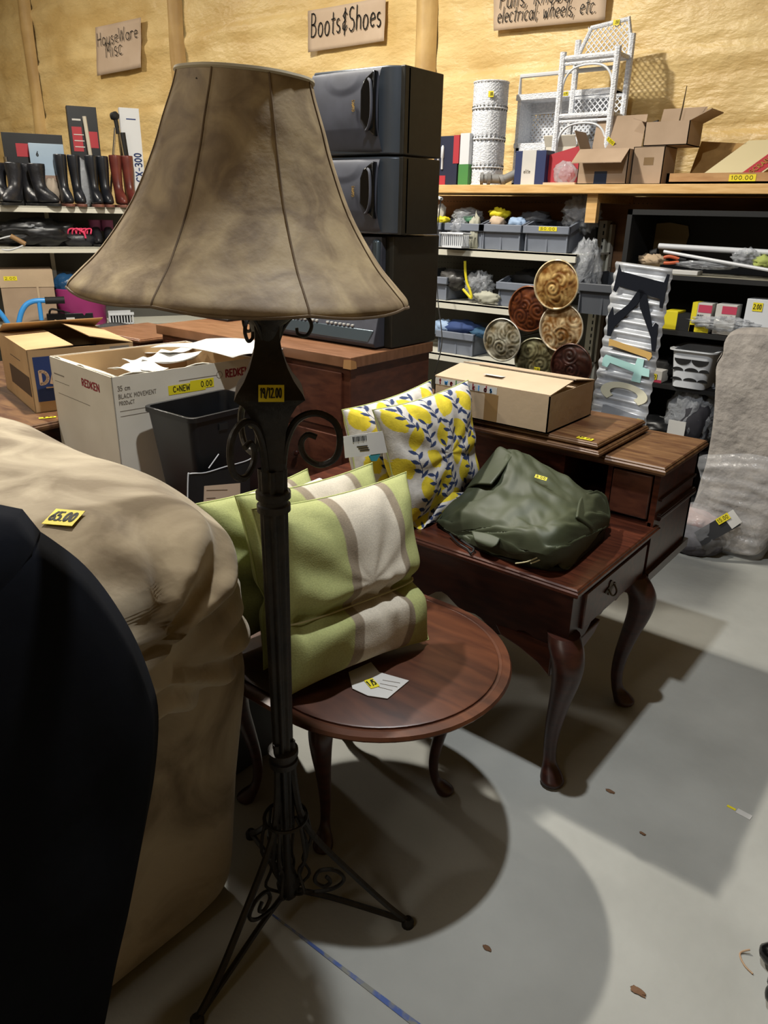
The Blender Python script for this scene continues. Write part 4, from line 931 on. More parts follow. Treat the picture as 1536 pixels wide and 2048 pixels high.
mb = MB(); mb.box((-2.78,4.098,BT+.12),(-2.74,4.2,BT+.272)); mb.box((-2.92,4.098,BT),(-2.83,4.1,BT+.055)); mb.build('red_panel', RED, r, world=True, smooth=False)
for i in range(2):
    mb = MB(); mb.lathe([(BT+.09,.007),(BT+.15,.007),(BT+.155,.010),(BT+.21,.010),(BT+.22,.004)], 10, -2.885+i*.03, 4.096); mb.build('printed_torch', WHITE, r, world=True)
sticker(r, frame((-2.915,4.097,BT+.235),(1,0,0),(0,0,1)), .035,.025,'2.00')
r = bx_('product_box', 'slim white box with a green lower half beside the navy box', 'box', -2.735,-2.67,4.10,4.17,BT,.28, WHITE); mb = MB(); mb.box((-2.737,4.098,BT+.001),(-2.668,4.172,BT+.115)); mb.build('green_half', GREENP, r, world=True, smooth=False)
# wicker tower
wt = thing('wicker_cylinder', 'tall white wicker cylinder basket on the pine shelf', 'basket', (-2.62,4.22,BT))
def wc(u, v):
    a = 2*math.pi*u; r = .098+.004*math.sin(u*2*math.pi*28)*(1 if int(v*60) % 2 else -1)-.012*math.exp(-((v-1)/.02)**2)*0
    for c in (.18,.46,.75): 
        if abs(v-c) < .03: r -= .006*(1+math.sin(u*2*math.pi*22))
    return Vector((-2.62+r*math.cos(a), 4.22+r*math.sin(a), BT+.001+v*.545))
mb = MB(); mb.grid(wc, 120, 60, wrap=True); mb.build('woven_wall', WICKER, wt, world=True, ang=180, solid=.006)
for zc in (0.005,.10,.25,.41,.545):
    mb = MB(); mb.tube([(-2.62+.1*math.cos(a*.2094), 4.22+.1*math.sin(a*.2094), BT+zc) for a in range(30)], .005, 6, closed=True); mb.build('rim_band', WICKER, wt, world=True)
mb = MB()
for zc in (.10,.25,.41):
    for k in range(26): a = k/26*2*math.pi; mb.tube([(-2.62+.099*math.cos(a), 4.22+.099*math.sin(a), BT+zc-.012),(-2.62+.101*math.cos(a+.12), 4.22+.101*math.sin(a+.12), BT+zc+.012)], .003, 4)
mb.build('open_weave', M('weave gaps','4a463c',.8), wt, world=True)
sticker(wt, frame((-2.62+.045,4.22-.100,BT+.46),(.9,.4,0),(0,0,1)), .03,.03,'4.00')
# wicker wall cabinet
wk = thing('wicker_wall_cabinet', 'white wicker wall shelf with a towel bar, lattice back and two small doors', 'shelf', (-2.2,4.42,BT))
ZA = BT+.002; wx0, wx1 = -2.52, -1.93
mb = MB(); mb.box((wx0,4.36,ZA),(wx0+.02,4.52,2.13)); mb.build('side_panel', WICKER, wk, world=True, smooth=False)
mb = MB(); mb.box((wx1-.02,4.36,ZA),(wx1,4.52,2.13)); mb.build('side_panel', WICKER, wk, world=True, smooth=False)
mb = MB(); mb.box((wx0,4.34,2.11),(wx1,4.52,2.14)); mb.build('top_shelf', WICKER, wk, world=True, smooth=False)
mb = MB(); mb.box((wx0,4.35,1.86),(wx1,4.52,1.885)); mb.build('middle_shelf', WICKER, wk, world=True, smooth=False)
mb = MB(); mb.box((wx0,4.36,ZA),(wx1,4.52,ZA+.02)); mb.build('bottom_shelf', WICKER, wk, world=True, smooth=False)
mb = MB(); lattice(mb, (wx0+.02,4.51,1.885), (1,0,0), (0,0,1), .55, .16, 20, .0075); mb.box((wx0+.02,4.50,2.05),(wx1-.02,4.52,2.11)); mb.build('lattice_back', WICKER, wk, world=True)
for i in range(2):
    x = wx0+.02+i*.285
    mb = MB(); mb.box((x,4.345,ZA+.02),(x+.02,4.36,1.86)); mb.box((x+.255,4.345,ZA+.02),(x+.275,4.36,1.86)); mb.box((x,4.345,1.835),(x+.275,4.36,1.86)); mb.box((x,4.345,ZA+.02),(x+.275,4.36,ZA+.045)); mb.box((x+.02,4.352,ZA+.04),(x+.255,4.358,1.84)); mb.build('door', WICKER, wk, world=True, smooth=False)
mb = MB(); mb.tube([(wx0+.01,4.36,2.12),(wx0+.01,4.36,2.235),(wx1-.01,4.36,2.235),(wx1-.01,4.36,2.12)], .012, 8); mb.build('towel_bar', WHITE, wk, world=True)
sticker(wk, frame((-2.22,4.339,2.115),(1,0,0),(0,0,1)), .03,.02,'6.00')
# wicker etagere
et = thing('wicker_stand', 'white wicker tiered stand with arched frames and lattice rails, tallest on the shelf', 'stand', (-1.93,4.24,BT))
ex0, ex1, ey0, ey1 = -2.165, -1.86, 4.19, 4.35
for (x, y, tz) in ((ex0,ey0,2.30),(ex1,ey0,2.30),(ex0,ey1,2.38),(ex1,ey1,2.38)):
    mb = MB(); mb.tube([(x,y,BT+.001),(x,y,tz)], .018, 8); mb.build('post', WICKER, et, world=True)
for z in (2.265,1.99,1.71):
    mb = MB(); mb.box((ex0,ey0,z),(ex1,ey1,z+.012)); mb.tube([(ex0,ey0,z+.006),(ex1,ey0,z+.006),(ex1,ey1,z+.006),(ex0,ey1,z+.006)], .012, 8, closed=True); mb.tube([(ex0,ey0,z-.022),(ex1,ey0,z-.022)], .008, 8); mb.build('tier', WICKER, et, world=True)
mb = MB(); lattice(mb, (ex0+.01,ey1,2.02), (1,0,0), (0,0,1), ex1-ex0-.02, .075, 9, .0035); mb.tube([(ex0,ey1,2.10),(ex1,ey1,2.10)], .009, 6); mb.build('lattice_rail', WICKER, et, world=True)
mb = MB(); mb.tube([(ex0,ey1,2.29),(ex0+.07,ey1,2.43),(ex1-.03,ey1,2.45),(ex1,ey1,2.32)], .012, 8); lattice(mb, (ex0+.05,ey1,2.285), (1,0,0), (0,0,1), ex1-ex0-.07, .15, 8, .0035); mb.build('back_gallery', WICKER, et, world=True)
for z in (2.245,1.97):
    mb = MB(); mb.tube(curve([(ex0+.014,ey0,z-.24),(ex0+.014,ey0,z-.10),(ex0+.06,ey0,z-.03),((ex0+ex1)/2,ey0,z-.012),(ex1-.06,ey0,z-.03),(ex1-.014,ey0,z-.10),(ex1-.014,ey0,z-.24)], 30), .006, 6); mb.build('arch', WHITE, et, world=True)
sticker(et, frame((-1.97,ey1-.014,2.425),(1,0,0),(0,0,1)), .035,.025,'8.00')
# fittings
for i, (px, py, rz, L_, nm) in enumerate(((972,352,.5,.10,'grey pipe elbow at the foot of the wicker cylinder'),(985,360,-.9,.09,'grey pipe fitting in front with a yellow sticker'),(1012,345,.9,.16,'long grey pipe fitting leaning by the blue striped box'))):
    p = PY(px, py, 4.06+.02*i); p.z = BT+.034; d = Vector((math.cos(rz), .5, math.sin(rz)*.5 if i == 2 else 0)).normalized()
    r = thing('pipe_fitting', nm, 'pipe fitting', (p.x,p.y,BT)); m = MB(); m.tube([p-d*.02, p+d*(L_-.02)], .024, 14); m.tube([p-d*.032, p-d*.014], .032, 14); m.build('pipe', M('grey pvc','7b7a78',.5), r, world=True)
    m = MB(); m.tube([p-d*.0335, p-d*.0325], .021, 14); m.build('pipe_bore', M('dark bore','33302c',.8), r, world=True)
r = bx_('product_box', 'dark blue box with a white centre stripe on the pine shelf', 'box', -2.345,-2.155,4.08,4.2,BT,.175, M('box blue','1f2c56',.5)); mb = MB(); mb.box((-2.30,4.0785,BT+.001),(-2.215,4.2,BT+.1765)); mb.build('white_stripe', PAPER, r, world=True, smooth=False)
writing(r, frame((-2.285,4.078,BT+.06),(1,0,0),(0,0,1)), 'elite', .02, INKG, wt=.12)
r = thing('white_carton', 'small open white carton behind the red package', 'box', (-2.15,4.3,BT)); carton(r, -2.24,4.22,-2.05,4.34,BT+.001,BT+.2,WCARD, flaps=[('y0',60,.06),('x1',70,.06)])
r = thing('blister_pack', 'red and clear triangular blister package beside the open carton', 'package', (-2.05,4.1,BT))
mb = MB(); mb.prism([(-2.15,BT+.002),(-1.96,BT+.002),(-1.955,BT+.20),(-2.17,BT+.15)], 4.12, 4.126, 'y'); mb.build('red_card', RED, r, world=True, smooth=False)
mb = MB(); mb.blob((-2.04,4.10,BT+.06),(.07,.03,.06),20,.25,seed=4); mb.build('clear_bubble', CLEARB, r, world=True)
mb = MB(); mb.box((-2.15,4.06,BT+.0005),(-1.96,4.15,BT+.012)); mb.build('backing_tray', PAPER_T, r, world=True, smooth=False)
r = thing('cardboard_box', 'open cardboard box with its front flap hanging down, on the pine shelf', 'box', (-1.8,4.2,BT)); carton(r, -1.935,4.03,-1.665,4.17,BT+.001,BT+.165,CARD_G, flaps=[('y0',-38,.11),('y1',78,.17),('x0',65,.10)])
label_plate(r, frame((-1.84,4.0295,BT+.002),(1,0,0),(0,0,1)), .07,.06, M('blue tape','26324a',.3), 'tape_strip'); sticker(r, frame((-1.86,4.175,BT+.22),(1,0,-.7),(.2,-.3,1)), .05,.022,'1.00')
r = thing('cardboard_box', 'battered small cardboard box under another box on the pine shelf', 'box', (-1.57,4.2,BT)); carton(r, -1.66,4.07,-1.50,4.24,BT+.001,BT+.175,CARD_G)
mb = MB(); mb.box((-1.66,4.07,BT+.172),(-1.50,4.24,BT+.176)); mb.build('closed_lid', CARD_G, r, world=True, smooth=False); label_plate(r, frame((-1.60,4.0695,BT+.09),(1,0,0),(0,0,1)), .05, .035, CARD_D, 'printed_mark')
r = thing('cardboard_box', 'tilted open cardboard box stacked on the battered small box', 'box', (-1.5,4.2,BT+.177))
Mx = Matrix.Translation((-1.53,4.16,BT+.178)) ; carton(r, -1.62,4.08,-1.40,4.27,BT+.178,BT+.285,CARD_G, flaps=[('x1',25,.10),('y1',70,.08),('x0',15,.07)])
r2 = thing('cable_coil', 'dark looped cable bulging from the open box beside the wicker stand', 'cable', (-1.72,4.2,BT+.1)); mb = MB()
for k in range(2): mb.tube(curve([(-1.83,4.2+k*.02,BT+.12),(-1.76,4.2,BT+.20+k*.02),(-1.68,4.2,BT+.25+k*.025),(-1.60,4.19,BT+.29+.01*k)], 20), .006, 6)
mb.build('cable', BLKM, r2, world=True)
mb = MB(); mb.tube([(-1.505,4.2,BT+.20),(-1.49,4.2,BT+.36),(-1.485,4.2,BT+.45)], [.004,.004,.002], 6); single(mb, 'rod', M('bronze rod','5a4c36',.4,metal=.6), 'thin dark rod sticking up from the tilted box', 'rod')
r = thing('wooden_tray', 'shallow wooden tray with a yellow sticker at the right end of the pine shelf', 'tray', (-1.2,4.2,BT))
mb = MB(); mb.box((-1.47,4.06,BT+.001),(-.93,4.075,BT+.05)); mb.box((-1.47,4.06,BT+.001),(-.93,4.5,BT+.012)); mb.box((-1.47,4.06,BT),(-1.455,4.5,BT+.05)); mb.box((-.945,4.06,BT),(-.93,4.5,BT+.16)); mb.build('tray_frame', M('tray wood','9c7448',.7,c2='b08a5c',ns=5,stretch=(2,9,9)), r, world=True, smooth=False)
mb = MB(); mb.hexa([(-1.45,4.30,BT+.012),(-.95,4.30,BT+.012),(-.95,4.32,BT+.012),(-1.45,4.32,BT+.012)],[(-1.45,4.44,BT+.22),(-.95,4.44,BT+.18),(-.95,4.46,BT+.18),(-1.45,4.46,BT+.22)]); mb.build('particle_board', M('particle board','93703f',.85,c2='a9854f',ns=14,nd=8), r, world=True, smooth=False)
sticker(r, frame((-1.17,4.0595,BT+.012),(1,0,0),(0,0,1)), .12,.03,'100.00')
r = thing('board_game', 'cream box lid with a red printed band leaning in the wooden tray', 'game box', (-1.15,4.25,BT+.01))
gx = lambda u, v: Vector((-1.33+.27*u+.17*v, 4.10+.14*v, BT+.03+.17*v))
mb = MB(); mb.hexa([gx(0,0),gx(1,0),gx(1,0)+Vector((0,.03,-.01)),gx(0,0)+Vector((0,.03,-.01))],[gx(0,1),gx(1,1),gx(1,1)+Vector((0,.03,-.01)),gx(0,1)+Vector((0,.03,-.01))]); mb.build('box_lid', CREAM, r, world=True, smooth=False)
mb = MB(); e = Vector((0,-.0015,.001)); mb.hexa([gx(.66,0)+e,gx(.96,0)+e,gx(.96,0),gx(.66,0)],[gx(.66,1)+e,gx(.96,1)+e,gx(.96,1),gx(.66,1)]); mb.build('red_band', RED, r, world=True, smooth=False)
writing(r, frame(gx(.86,.08)+Vector((0,-.004,.003)), gx(0,1)-gx(0,0), Vector((-1,0,0))), 'SCRABBLE', .025, M('gold print','c9a45a',.4,metal=.6), wt=.14, width=.15)

# ================================================================== RIGHT METAL RACK WITH BINS
rk = thing('metal_rack', 'cream metal gondola rack with grey pegboard back, filled with grey bins', 'rack', (-2.8,4.25,0))
RX0, RX1 = -4.9, -1.88; RB = 4.46
for z in (1.30,.985,.66,.12):
    mb = MB(); mb.box((RX0,4.0,z-.045),(RX1,4.015,z)); mb.box((RX0,4.0,z-.012),(RX1,RB,z-.002)); mb.build('shelf', STEELW, rk, world=True, smooth=False)
mb = MB(); mb.box((RX0,RB,.1),(RX1-.02,RB+.015,1.46)); mb.build('pegboard_back', PEG, rk, world=True, smooth=False)
mb = MB()
for i in range(58):
    for j in range(16): mb.box((-3.1+i*.025-.003,RB-.001,1.02+j*.016-.002+(.32 if j > 13 else 0)),(-3.1+i*.025+.003,RB,1.02+j*.016+.002+(.32 if j > 13 else 0))) if j % 2 == 0 else None
mb.build('peg_holes', BLKM, rk, world=True, smooth=False)
for x in (-4.9,-1.95):
    mb = MB(); mb.box((x,RB-.05,0),(x+.05,RB+.02,1.47)); mb.box((x+.055,RB-.02,0),(x+.07,RB+.03,1.45)); mb.build('upright', STEELW, rk, world=True, smooth=False)
    mb = MB(); 
    for j in range(30): mb.box((x+.030,RB-.0515,.30+j*.039),(x+.038,RB-.05,.322+j*.039))
    mb.build('slots', BLKM, rk, world=True, smooth=False)
mb = MB(); mb.box((RX0,4.02,0),(RX1,4.45,.11)); mb.build('base', STEELW, rk, world=True, smooth=False)
def make_bin(label, mat=BIN, w_=.26, d=.37, h=.16):
    r = thing('storage_bin', label, 'bin', (0,0,0), 0, 'grey storage bins on the metal rack')
    m = MB(); t = .004
    m.hexa([(0,0.02,0),(w_,.02,0),(w_,.02+t,0),(0,.02+t,0)],[(0,0.01,h*.62),(w_,.01,h*.62),(w_,.01+t,h*.62),(0,.01+t,h*.62)])
    for x in (0, w_-t): m.prism([(.02,0),(d,0),(d,h),(.16,h),(.04,h*.66),(.01,h*.62)], x, x+t, 'x')
    m.box((0,d-t,0),(w_,d,h)); m.box((0,.02,0),(w_,d,t)); m.box((w_*.5-.006,.012,0),(w_*.5+.006,.03,h*.55)); m.box((0,.005,0),(t*2,.03,h*.6)); m.box((w_-t*2,.005,0),(w_,.03,h*.6))
    m.build('bin_body', mat, r, smooth=False)
    m = MB(); m.box((-.012,-.012,h*.60),(w_+.012,.016,h*.60+.042)); m.build('front_lip', mat, r, bev=.004)
    for x in (-.012, w_):
        m = MB(); m.prism([(0,h*.60),(0,h*.66+.03),(.12,h+.006),(d,h+.006),(d,h-.02),(.14,h-.02)], x, x+.012, 'x'); m.build('side_rim', mat, r, smooth=False)
    return r
def bin_at(px, py, z, Yv=4.03):
    p = PY(px, py, Yv); return (p.x, Yv, z)
b_c = make_bin('grey storage bin on the upper rack shelf holding blue and white packets'); b_c.location = bin_at(960,488,1.30); b_c.matrix_basis = TR(bin_at(960,488,1.30))
binsp = [(1048,496,1.30,'grey storage bin with a yellow sticker on the upper rack shelf'),(812,470,1.30,'grey storage bin half hidden behind the speakers on the upper rack shelf'),(893,478,1.30,'grey storage bin with green contents behind the white basket'),
         (824,600,.985,'grey storage bin beside the dark stereo on the middle rack shelf'),(994,612,.985,'grey storage bin behind the brown and amber plates on the middle rack shelf'),(875,690,.66,'grey storage bin piled with blue goods on the lower rack shelf')]
allb = [b_c]
for px, py, z, lab in binsp: allb.append(dup(b_c, TR(bin_at(px,py,z) if z != 1.30 or px > 900 else bin_at(px,py,z)), lab))
q = PY(1150,625,4.0)
bg = make_bin('large dark grey bin holding a clear bag, right end of the middle shelf', BIND, .26, .37, .2); bg.matrix_basis = TR((q.x+.02,3.98,q.z+.0), 0)
for o in allb[1:2]: pass
sticker(allb[1], frame((allb[1].location.x if False else bin_at(1048,496,1.30)[0]+.09,4.0175,1.30+.112),(1,0,0),(0,0,1)), .11,.022,'50.00')
# contents
def content(px, py, Yv, z, r_, mat, name, label, cat, seed=0, amp=.35, **k):
    p = PY(px, py, Yv); m = MB(); m.blob((p.x,Yv,p.z), r_, 44 if mat is CLEARB else 24, amp*(.85 if mat is CLEARB else 1), 5.5 if mat is CLEARB else 3, seed=seed, flatz=z); return single(m, name, mat, label, cat, ang=180 if cat != 'rock' else 30, **k)
content(935,432,4.15,1.33,(.10,.08,.045),CLEARB,'plastic_bag','cloudy plastic bag in the bin above the white basket','bag',1)
content(940,440,4.12,1.36,(.06,.04,.025),M('green stuff','3a6e4e',.6),'green_pouch','green pouch lying in the grey bin above the white basket','pouch',2,.2)
content(998,428,4.12,1.40,(.06,.04,.03),YEL,'yellow_strap','bright yellow strap bundle on the grey bin','strap',3,.6)
content(995,444,4.10,1.36,(.05,.03,.04),PAPER_T,'paper_bag','small pale paper bag below the yellow strap','bag',4,.3)
content(1035,446,4.10,1.37,(.06,.03,.03),M('pale blue card','8fa6c4',.6),'card_packet','pale blue card packet in the upper rack bin','packet',5,.4)
content(1070,440,4.2,1.36,(.10,.08,.05),BIND,'grey_parts','dark grey parts in the upper right bin','parts',6,.4)
content(1162,430,4.2,1.38,(.10,.08,.09),CLEARB,'plastic_bag','crumpled clear bag on top of the upper right bin','bag',7,.5)
content(882,425,4.1,1.40,(.03,.03,.05),PAPER,'price_card','white card with a red mark beside the speaker stack','card',8,.3)
content(885,440,4.06,1.39,(.05,.03,.02),YEL,'yellow_tag','yellow tag in the bin beside the speakers','tag',9,.4)
content(918,455,4.05,1.36,(.06,.04,.05),CLEARB,'plastic_bag','clear bag of beige bits in the white basket','bag',10,.4)
content(950,465,4.05,1.30,(.035,.03,.10),M('pale bits','a5a494',.7),'plastic_bag','upright bag of pale bits right of the white basket','bag',11,.5)
def slat_basket(name, label, x0, x1, y0, y1, z0, h, mat=WHITE, n=10):
    r = thing(name, label, 'basket', ((x0+x1)/2,(y0+y1)/2,z0)); m = MB(); m.box((x0+.008,y0+.008,z0+.001),(x1-.008,y1-.008,z0+.006))
    for i in range(n+1):
        x = x0+.008+(x1-x0-.016)*i/n; m.box((x-.003,y0+.006,z0+.001),(x+.003,y0+.010,z0+h-.005)); m.box((x-.003,y1-.010,z0+.001),(x+.003,y1-.006,z0+h-.005))
    for i in range(n//2+1):
        y = y0+.008+(y1-y0-.016)*i/(n//2); m.box((x0+.006,y-.003,z0+.001),(x0+.010,y+.003,z0+h-.005)); m.box((x1-.010,y-.003,z0+.001),(x1-.006,y+.003,z0+h-.005))
    m.box((x0+.005,y0+.005,z0+.001),(x1-.005,y1-.005,z0+.012)); m.build('slatted_sides', mat, r, world=True, smooth=False)
    m = MB(); m.tube([(x0,y0,z0+h),(x1,y0,z0+h),(x1,y1,z0+h),(x0,y1,z0+h)], .006, 6, closed=True); m.build('rim', mat, r, world=True)
    return r
p = PY(892,492,4.0); slat_basket('white_basket', 'small white slatted basket on the upper rack shelf', p.x, p.x+.17, 4.0, 4.018+.0, 1.301, .075) if False else slat_basket('white_basket', 'small white slatted basket on the upper rack shelf', p.x, p.x+.165, 3.93, 4.01, 1.301, .08)
content(905,560,4.1,.99,(.1,.06,.06),M('smoke plastic','3c3a38',.4),'dark_bag','dark bag in the bin beside the stereo','bag',12)
r = thing('yellow_strap', 'hanging yellow strap with a hook on the middle rack shelf', 'strap', (-2.5,4.05,.99)); mb = MB()
mb.tube(curve([PY(x,y,4.04) for x,y in ((930,522),(931,545),(934,565),(940,580),(943,596),(932,585),(926,578))], 30), .008, 6); mb.build('strap', YEL, r, world=True)
content(958,572,4.1,.99,(.09,.06,.08),CLEARB,'plastic_bag','shiny clear bag of hardware beside the yellow strap','bag',13,.5)
content(975,595,4.03,.99,(.08,.03,.035),M('pale bits','a5a494',.7),'plastic_bag','small bag of pale pegs at the front of the middle rack shelf','bag',14,.5)
content(1060,560,4.2,1.05,(.12,.08,.06),BLKM,'black_hose','black bundle inside the middle rack bin','bundle',15)
content(1170,545,4.1,q.z+.10,(.09,.08,.17),CLEARB,'plastic_bag','tall clear bag standing in the large dark grey bin','bag',16,.35)
content(925,655,4.1,.76,(.13,.08,.045),DBLUE,'blue_cloth','folded blue cloth on the lower rack bin','cloth',17,.25)
content(890,655,4.08,.76,(.08,.05,.05),M('pale blue card','8fa6c4',.6),'card_packet','pale packet left of the blue cloth on the lower rack bin','packet',18,.4)
content(960,665,4.1,.74,(.07,.06,.03),M('teal cloth','2c4f6b',.8),'teal_cloth','small teal cloth right of the folded blue cloth','cloth',19,.3)
mb = MB(); mb.tube([PY(870,393,3.95), PY(884,398,3.93)], .009, 8); single(mb, 'white_peg', WHITE, 'small white peg under the pine shelf beside the speaker', 'peg')
mb = MB(); mb.tube(curve([PY(882,395,3.9),PY(872,500,3.88),PY(876,600,3.7),PY(884,680,3.4),PY(870,745,2.86)], 40), .003, 6); single(mb, 'power_cord', BLKM, 'thin black cord hanging beside the speaker stack', 'cord')

# ================================================================== PLATE WALL ART
pa = thing('plate_sculpture', 'metal wall art of overlapping amber, brown and silver discs behind the desk', 'wall art', (-1.7,3.3,0))
import colorsys
def disc(px, py, r_, c1, c2, rim, k, Yv):
    c = PY(px, py, Yv); rnd = random.Random(k); C1, C2, C3 = lin(c1), lin(c2), lin(rim)
    cen = [(rnd.uniform(-.7,.7), rnd.uniform(-.7,.7)) for _ in range(7)]
    def h_(x, y):
        v = 0
        for i, (a, b) in enumerate(cen):
            d = math.hypot(x-a, y-b); 
            if d < .42: v = math.sin(d*34+math.atan2(y-b, x-a)*(1 if i % 2 else -1))
        return v if v else math.sin(8*math.atan2(y, x)+14*math.hypot(x, y))*.5
    def mixc(a, b, t): return tuple(a[i]*(1-t)+b[i]*t for i in range(3))+(1,)
    m = MB()
    def fn(u, v):
        a = 2*math.pi*u; rr_ = v*r_; x, y = v*math.cos(a), v*math.sin(a)
        dp = .0018*h_(x, y)*(1 if v < .9 else .3)+(.010 if v > .93 else 0)-.02*(v*v)
        return Vector((c.x+rr_*math.cos(a), c.y-.012-dp+.0, c.z+rr_*math.sin(a)))
    def cf(u, v):
        a = 2*math.pi*u; x, y = v*math.cos(a), v*math.sin(a)
        if v > .95: return C3
        t = .5+.5*h_(x, y); t = min(1, max(0, t*.55+.15+.9*noise.noise(Vector((x*2.2+y,y*3.5-x,k)))+.4*noise.noise(Vector((x*9,y*9,k))))); return mixc(C1, C2, t)
    m.grid(fn, 72, 22, wrap=True, cf=cf); m.build('disc', PLATE_M, pa, world=True, solid=-.003, ang=60)
PLATE_M = M('plate glaze', 'ffffff', .3, metal=.2, attr=True, c2='b8a890', ns=22, nd=8)
for i, (px, py, r_, c1, c2, rim, Yv) in enumerate(((1112,570,.112,'7d4e1e','d8b878','e0d4b0',3.27),(1057,618,.108,'3c1a10','7a4426','8a5432',3.30),(1122,656,.112,'865a28','dcc8a0','dcd6c4',3.29),(1004,680,.105,'5a5238','c2bfae','d4d4cc',3.27),(1070,722,.112,'3f3a24','8a8768','9a9a84',3.31),(1142,732,.105,'2a1614','4a2a24','5a3a30',3.28))): disc(px, py, r_, c1, c2, rim, i+2, Yv)
mb = MB(); 
for a, b in (((1112,570),(1070,722)),((1057,618),(1142,732)),((1004,680),(1122,656)),((1070,722),(1072,900)),((1122,656),(1130,900))):
    A, B = PY(*a,3.325), PY(*b,3.325); mb.tube([A,B], .005, 6)
for px in (1072,1130):
    B = PY(px,900,3.325); mb.tube([B, (B.x,3.325,.004)], .006, 6); mb.tube([(B.x,3.2,.006),(B.x,3.45,.006)], .006, 6)
mb.build('metal_stand', IRON, pa, world=True)
sticker(pa, frame(PY(1068,742,3.25),(1,0,0),(0,0,1)), .03,.02,'9.00')

# ================================================================== CORRUGATED SIGN
TLc, TRc, BLc, BRc = PY(1233,523,3.66), PY(1347,538,3.66), PY(1178,842,3.42), PY(1272,845,3.42)
down = (BLc-TLc); dn = down.normalized(); acr = (TRc-TLc); W_ = acr.length; Ln = down.length
sg = thing('kitchen_sign', 'corrugated metal sign with rotated letters spelling kitchen leaning behind the desk', 'sign', ((BLc.x+BRc.x)/2,3.35,0))
extra = 1.0+ (BLc.z)/(TLc.z-BLc.z)
ac = acr.normalized(); nrm = ac.cross(-dn).normalized(); nrm = -nrm if nrm.dot(FW) > 0 else nrm
def cg(u, v):
    L2 = v*Ln*extra; return TLc+ac*(u*W_)+dn*L2+nrm*(.011*math.sin(L2/.052*2*math.pi))
mb = MB(); mb.grid(cg, 4, 400); mb.build('corrugated_sheet', GALV, sg, world=True, ang=180, solid=.0015)
def letter(polys, mat, nm):
    m = MB()
    for pl_ in polys:
        vs = [TLc+ac*(W_*x)+dn*(Ln*y)+nrm*.011 for x, y in pl_]; n2 = len(vs)
        m.add(vs+[p+nrm*.006 for p in vs], [tuple(range(n2)), tuple(range(n2,2*n2))[::-1]]+[(i,n2+i,n2+(i+1)%n2,(i+1)%n2) for i in range(n2)])
    return m.build(nm, mat, sg, world=True, smooth=False)
# rotated K: stem across the top, legs below
letter([[(.08,.02),(.14,.06),(.90,.09),(.93,.04),(.97,.04),(.95,.24),(.90,.24),(.88,.19),(.14,.15),(.10,.19),(.05,.18)],
        [(.50,.15),(.62,.16),(.52,.24),(.18,.40),(.14,.46),(.08,.46),(.04,.34),(.09,.28),(.14,.33),(.36,.25)],
        [(.52,.16),(.64,.17),(.84,.36),(.88,.33),(.93,.34),(.96,.50),(.90,.50),(.84,.42),(.56,.25)]], NAVY, 'letter_k')
letter([[(.13,.475),(.9,.51),(.92,.53),(.88,.56),(.82,.545),(.2,.515),(.14,.52)]], MUST, 'letter_i')
letter([[(.12,.575),(.66,.60),(.68,.555),(.80,.56),(.80,.605),(.92,.61),(.93,.655),(.80,.655),(.80,.70),(.64,.70),(.66,.645),(.22,.62),(.18,.65),(.08,.645),(.08,.60)]], TEAL, 'letter_t')
cpts = []
for a in range(-48, 229, 12): cpts.append((.55+.42*math.cos(math.radians(a)), .785-.066*math.sin(math.radians(a))))
inn = [(.55+.25*math.cos(math.radians(a)), .785-.032*math.sin(math.radians(a))) for a in range(222,-43,-12)]
letter([cpts+inn], BEIGE, 'letter_c')
letter([[(.28,.875),(.98,.90),(1.0,.99),(.35,.96),(.33,1.04),(.2,1.04),(.22,.88)]], GREY, 'letter_h')
sticker(sg, frame(TLc+ac*(W_*.84)+dn*(Ln*.965)+nrm*.0185, ac, -dn), .03,.04,'5')

# ================================================================== BLACK SHELF UNIT
bs = thing('black_bookcase', 'tall black shelving unit under the pine shelf at the right', 'bookcase', (-.6,4.2,0))
BX0, BX1 = -1.62, .7
for x_ in (BX0, BX1):
    mb = MB(); mb.box((x_,4.0,0),(x_+.025,4.4,1.53)); mb.build('side_panel', BLKM, bs, world=True, smooth=False)
mb = MB(); mb.box((BX0,4.38,0),(BX1+.02,4.4,1.53)); mb.build('back_panel', BLKM, bs, world=True, smooth=False)
mb = MB(); mb.box((BX0,4.0,1.505),(BX1+.02,4.4,1.53)); mb.build('top_panel', BLKM, bs, world=True, smooth=False)
for z in (1.225,.955,.675,.33,.05):
    mb = MB(); mb.box((BX0+.025,4.0,z-.022),(BX1,4.38,z)); mb.build('shelf', BLKM, bs, world=True, smooth=False)
mb = MB(); mb.box((BX0+.1,4.02,1.2255),(BX1-.02,4.3,1.2275)); single(mb, 'shelf_liner', M('worn liner','8d8878',.7,c2='a5a08e',ns=6), 'pale liner sheet on the top inner shelf of the black bookcase', 'liner', smooth=False)
mb = MB(); pts = [(1288,515),(1300,470),(1300,448),(1340,445),(1376,452),(1378,470),(1368,500),(1340,512)]
P3 = [PY(x,y,4.36) for x,y in pts]; mb.add(P3+[p+Vector((0,.006,0)) for p in P3], [tuple(range(8)), tuple(range(8,16))[::-1]]+[(i,8+i,8+(i+1)%8,(i+1)%8) for i in range(8)])
single(mb, 'craft_board', M('tan felt','7b6b4e',.9), 'tan irregular board leaning inside the top of the black bookcase', 'board', smooth=False)
r = thing('white_rod', 'thicker upper white rod with a black end cap, lying across the black bookcase', 'rod', PY(1318,492,4.1), 0, 'white rods'); mb = MB(); mb.tube([PY(1318,492,4.1), PY(1536,505,4.1), PY(1640,512,4.1)], .014, 10); mb.build('rod_tube', TUBEW, r, world=True)
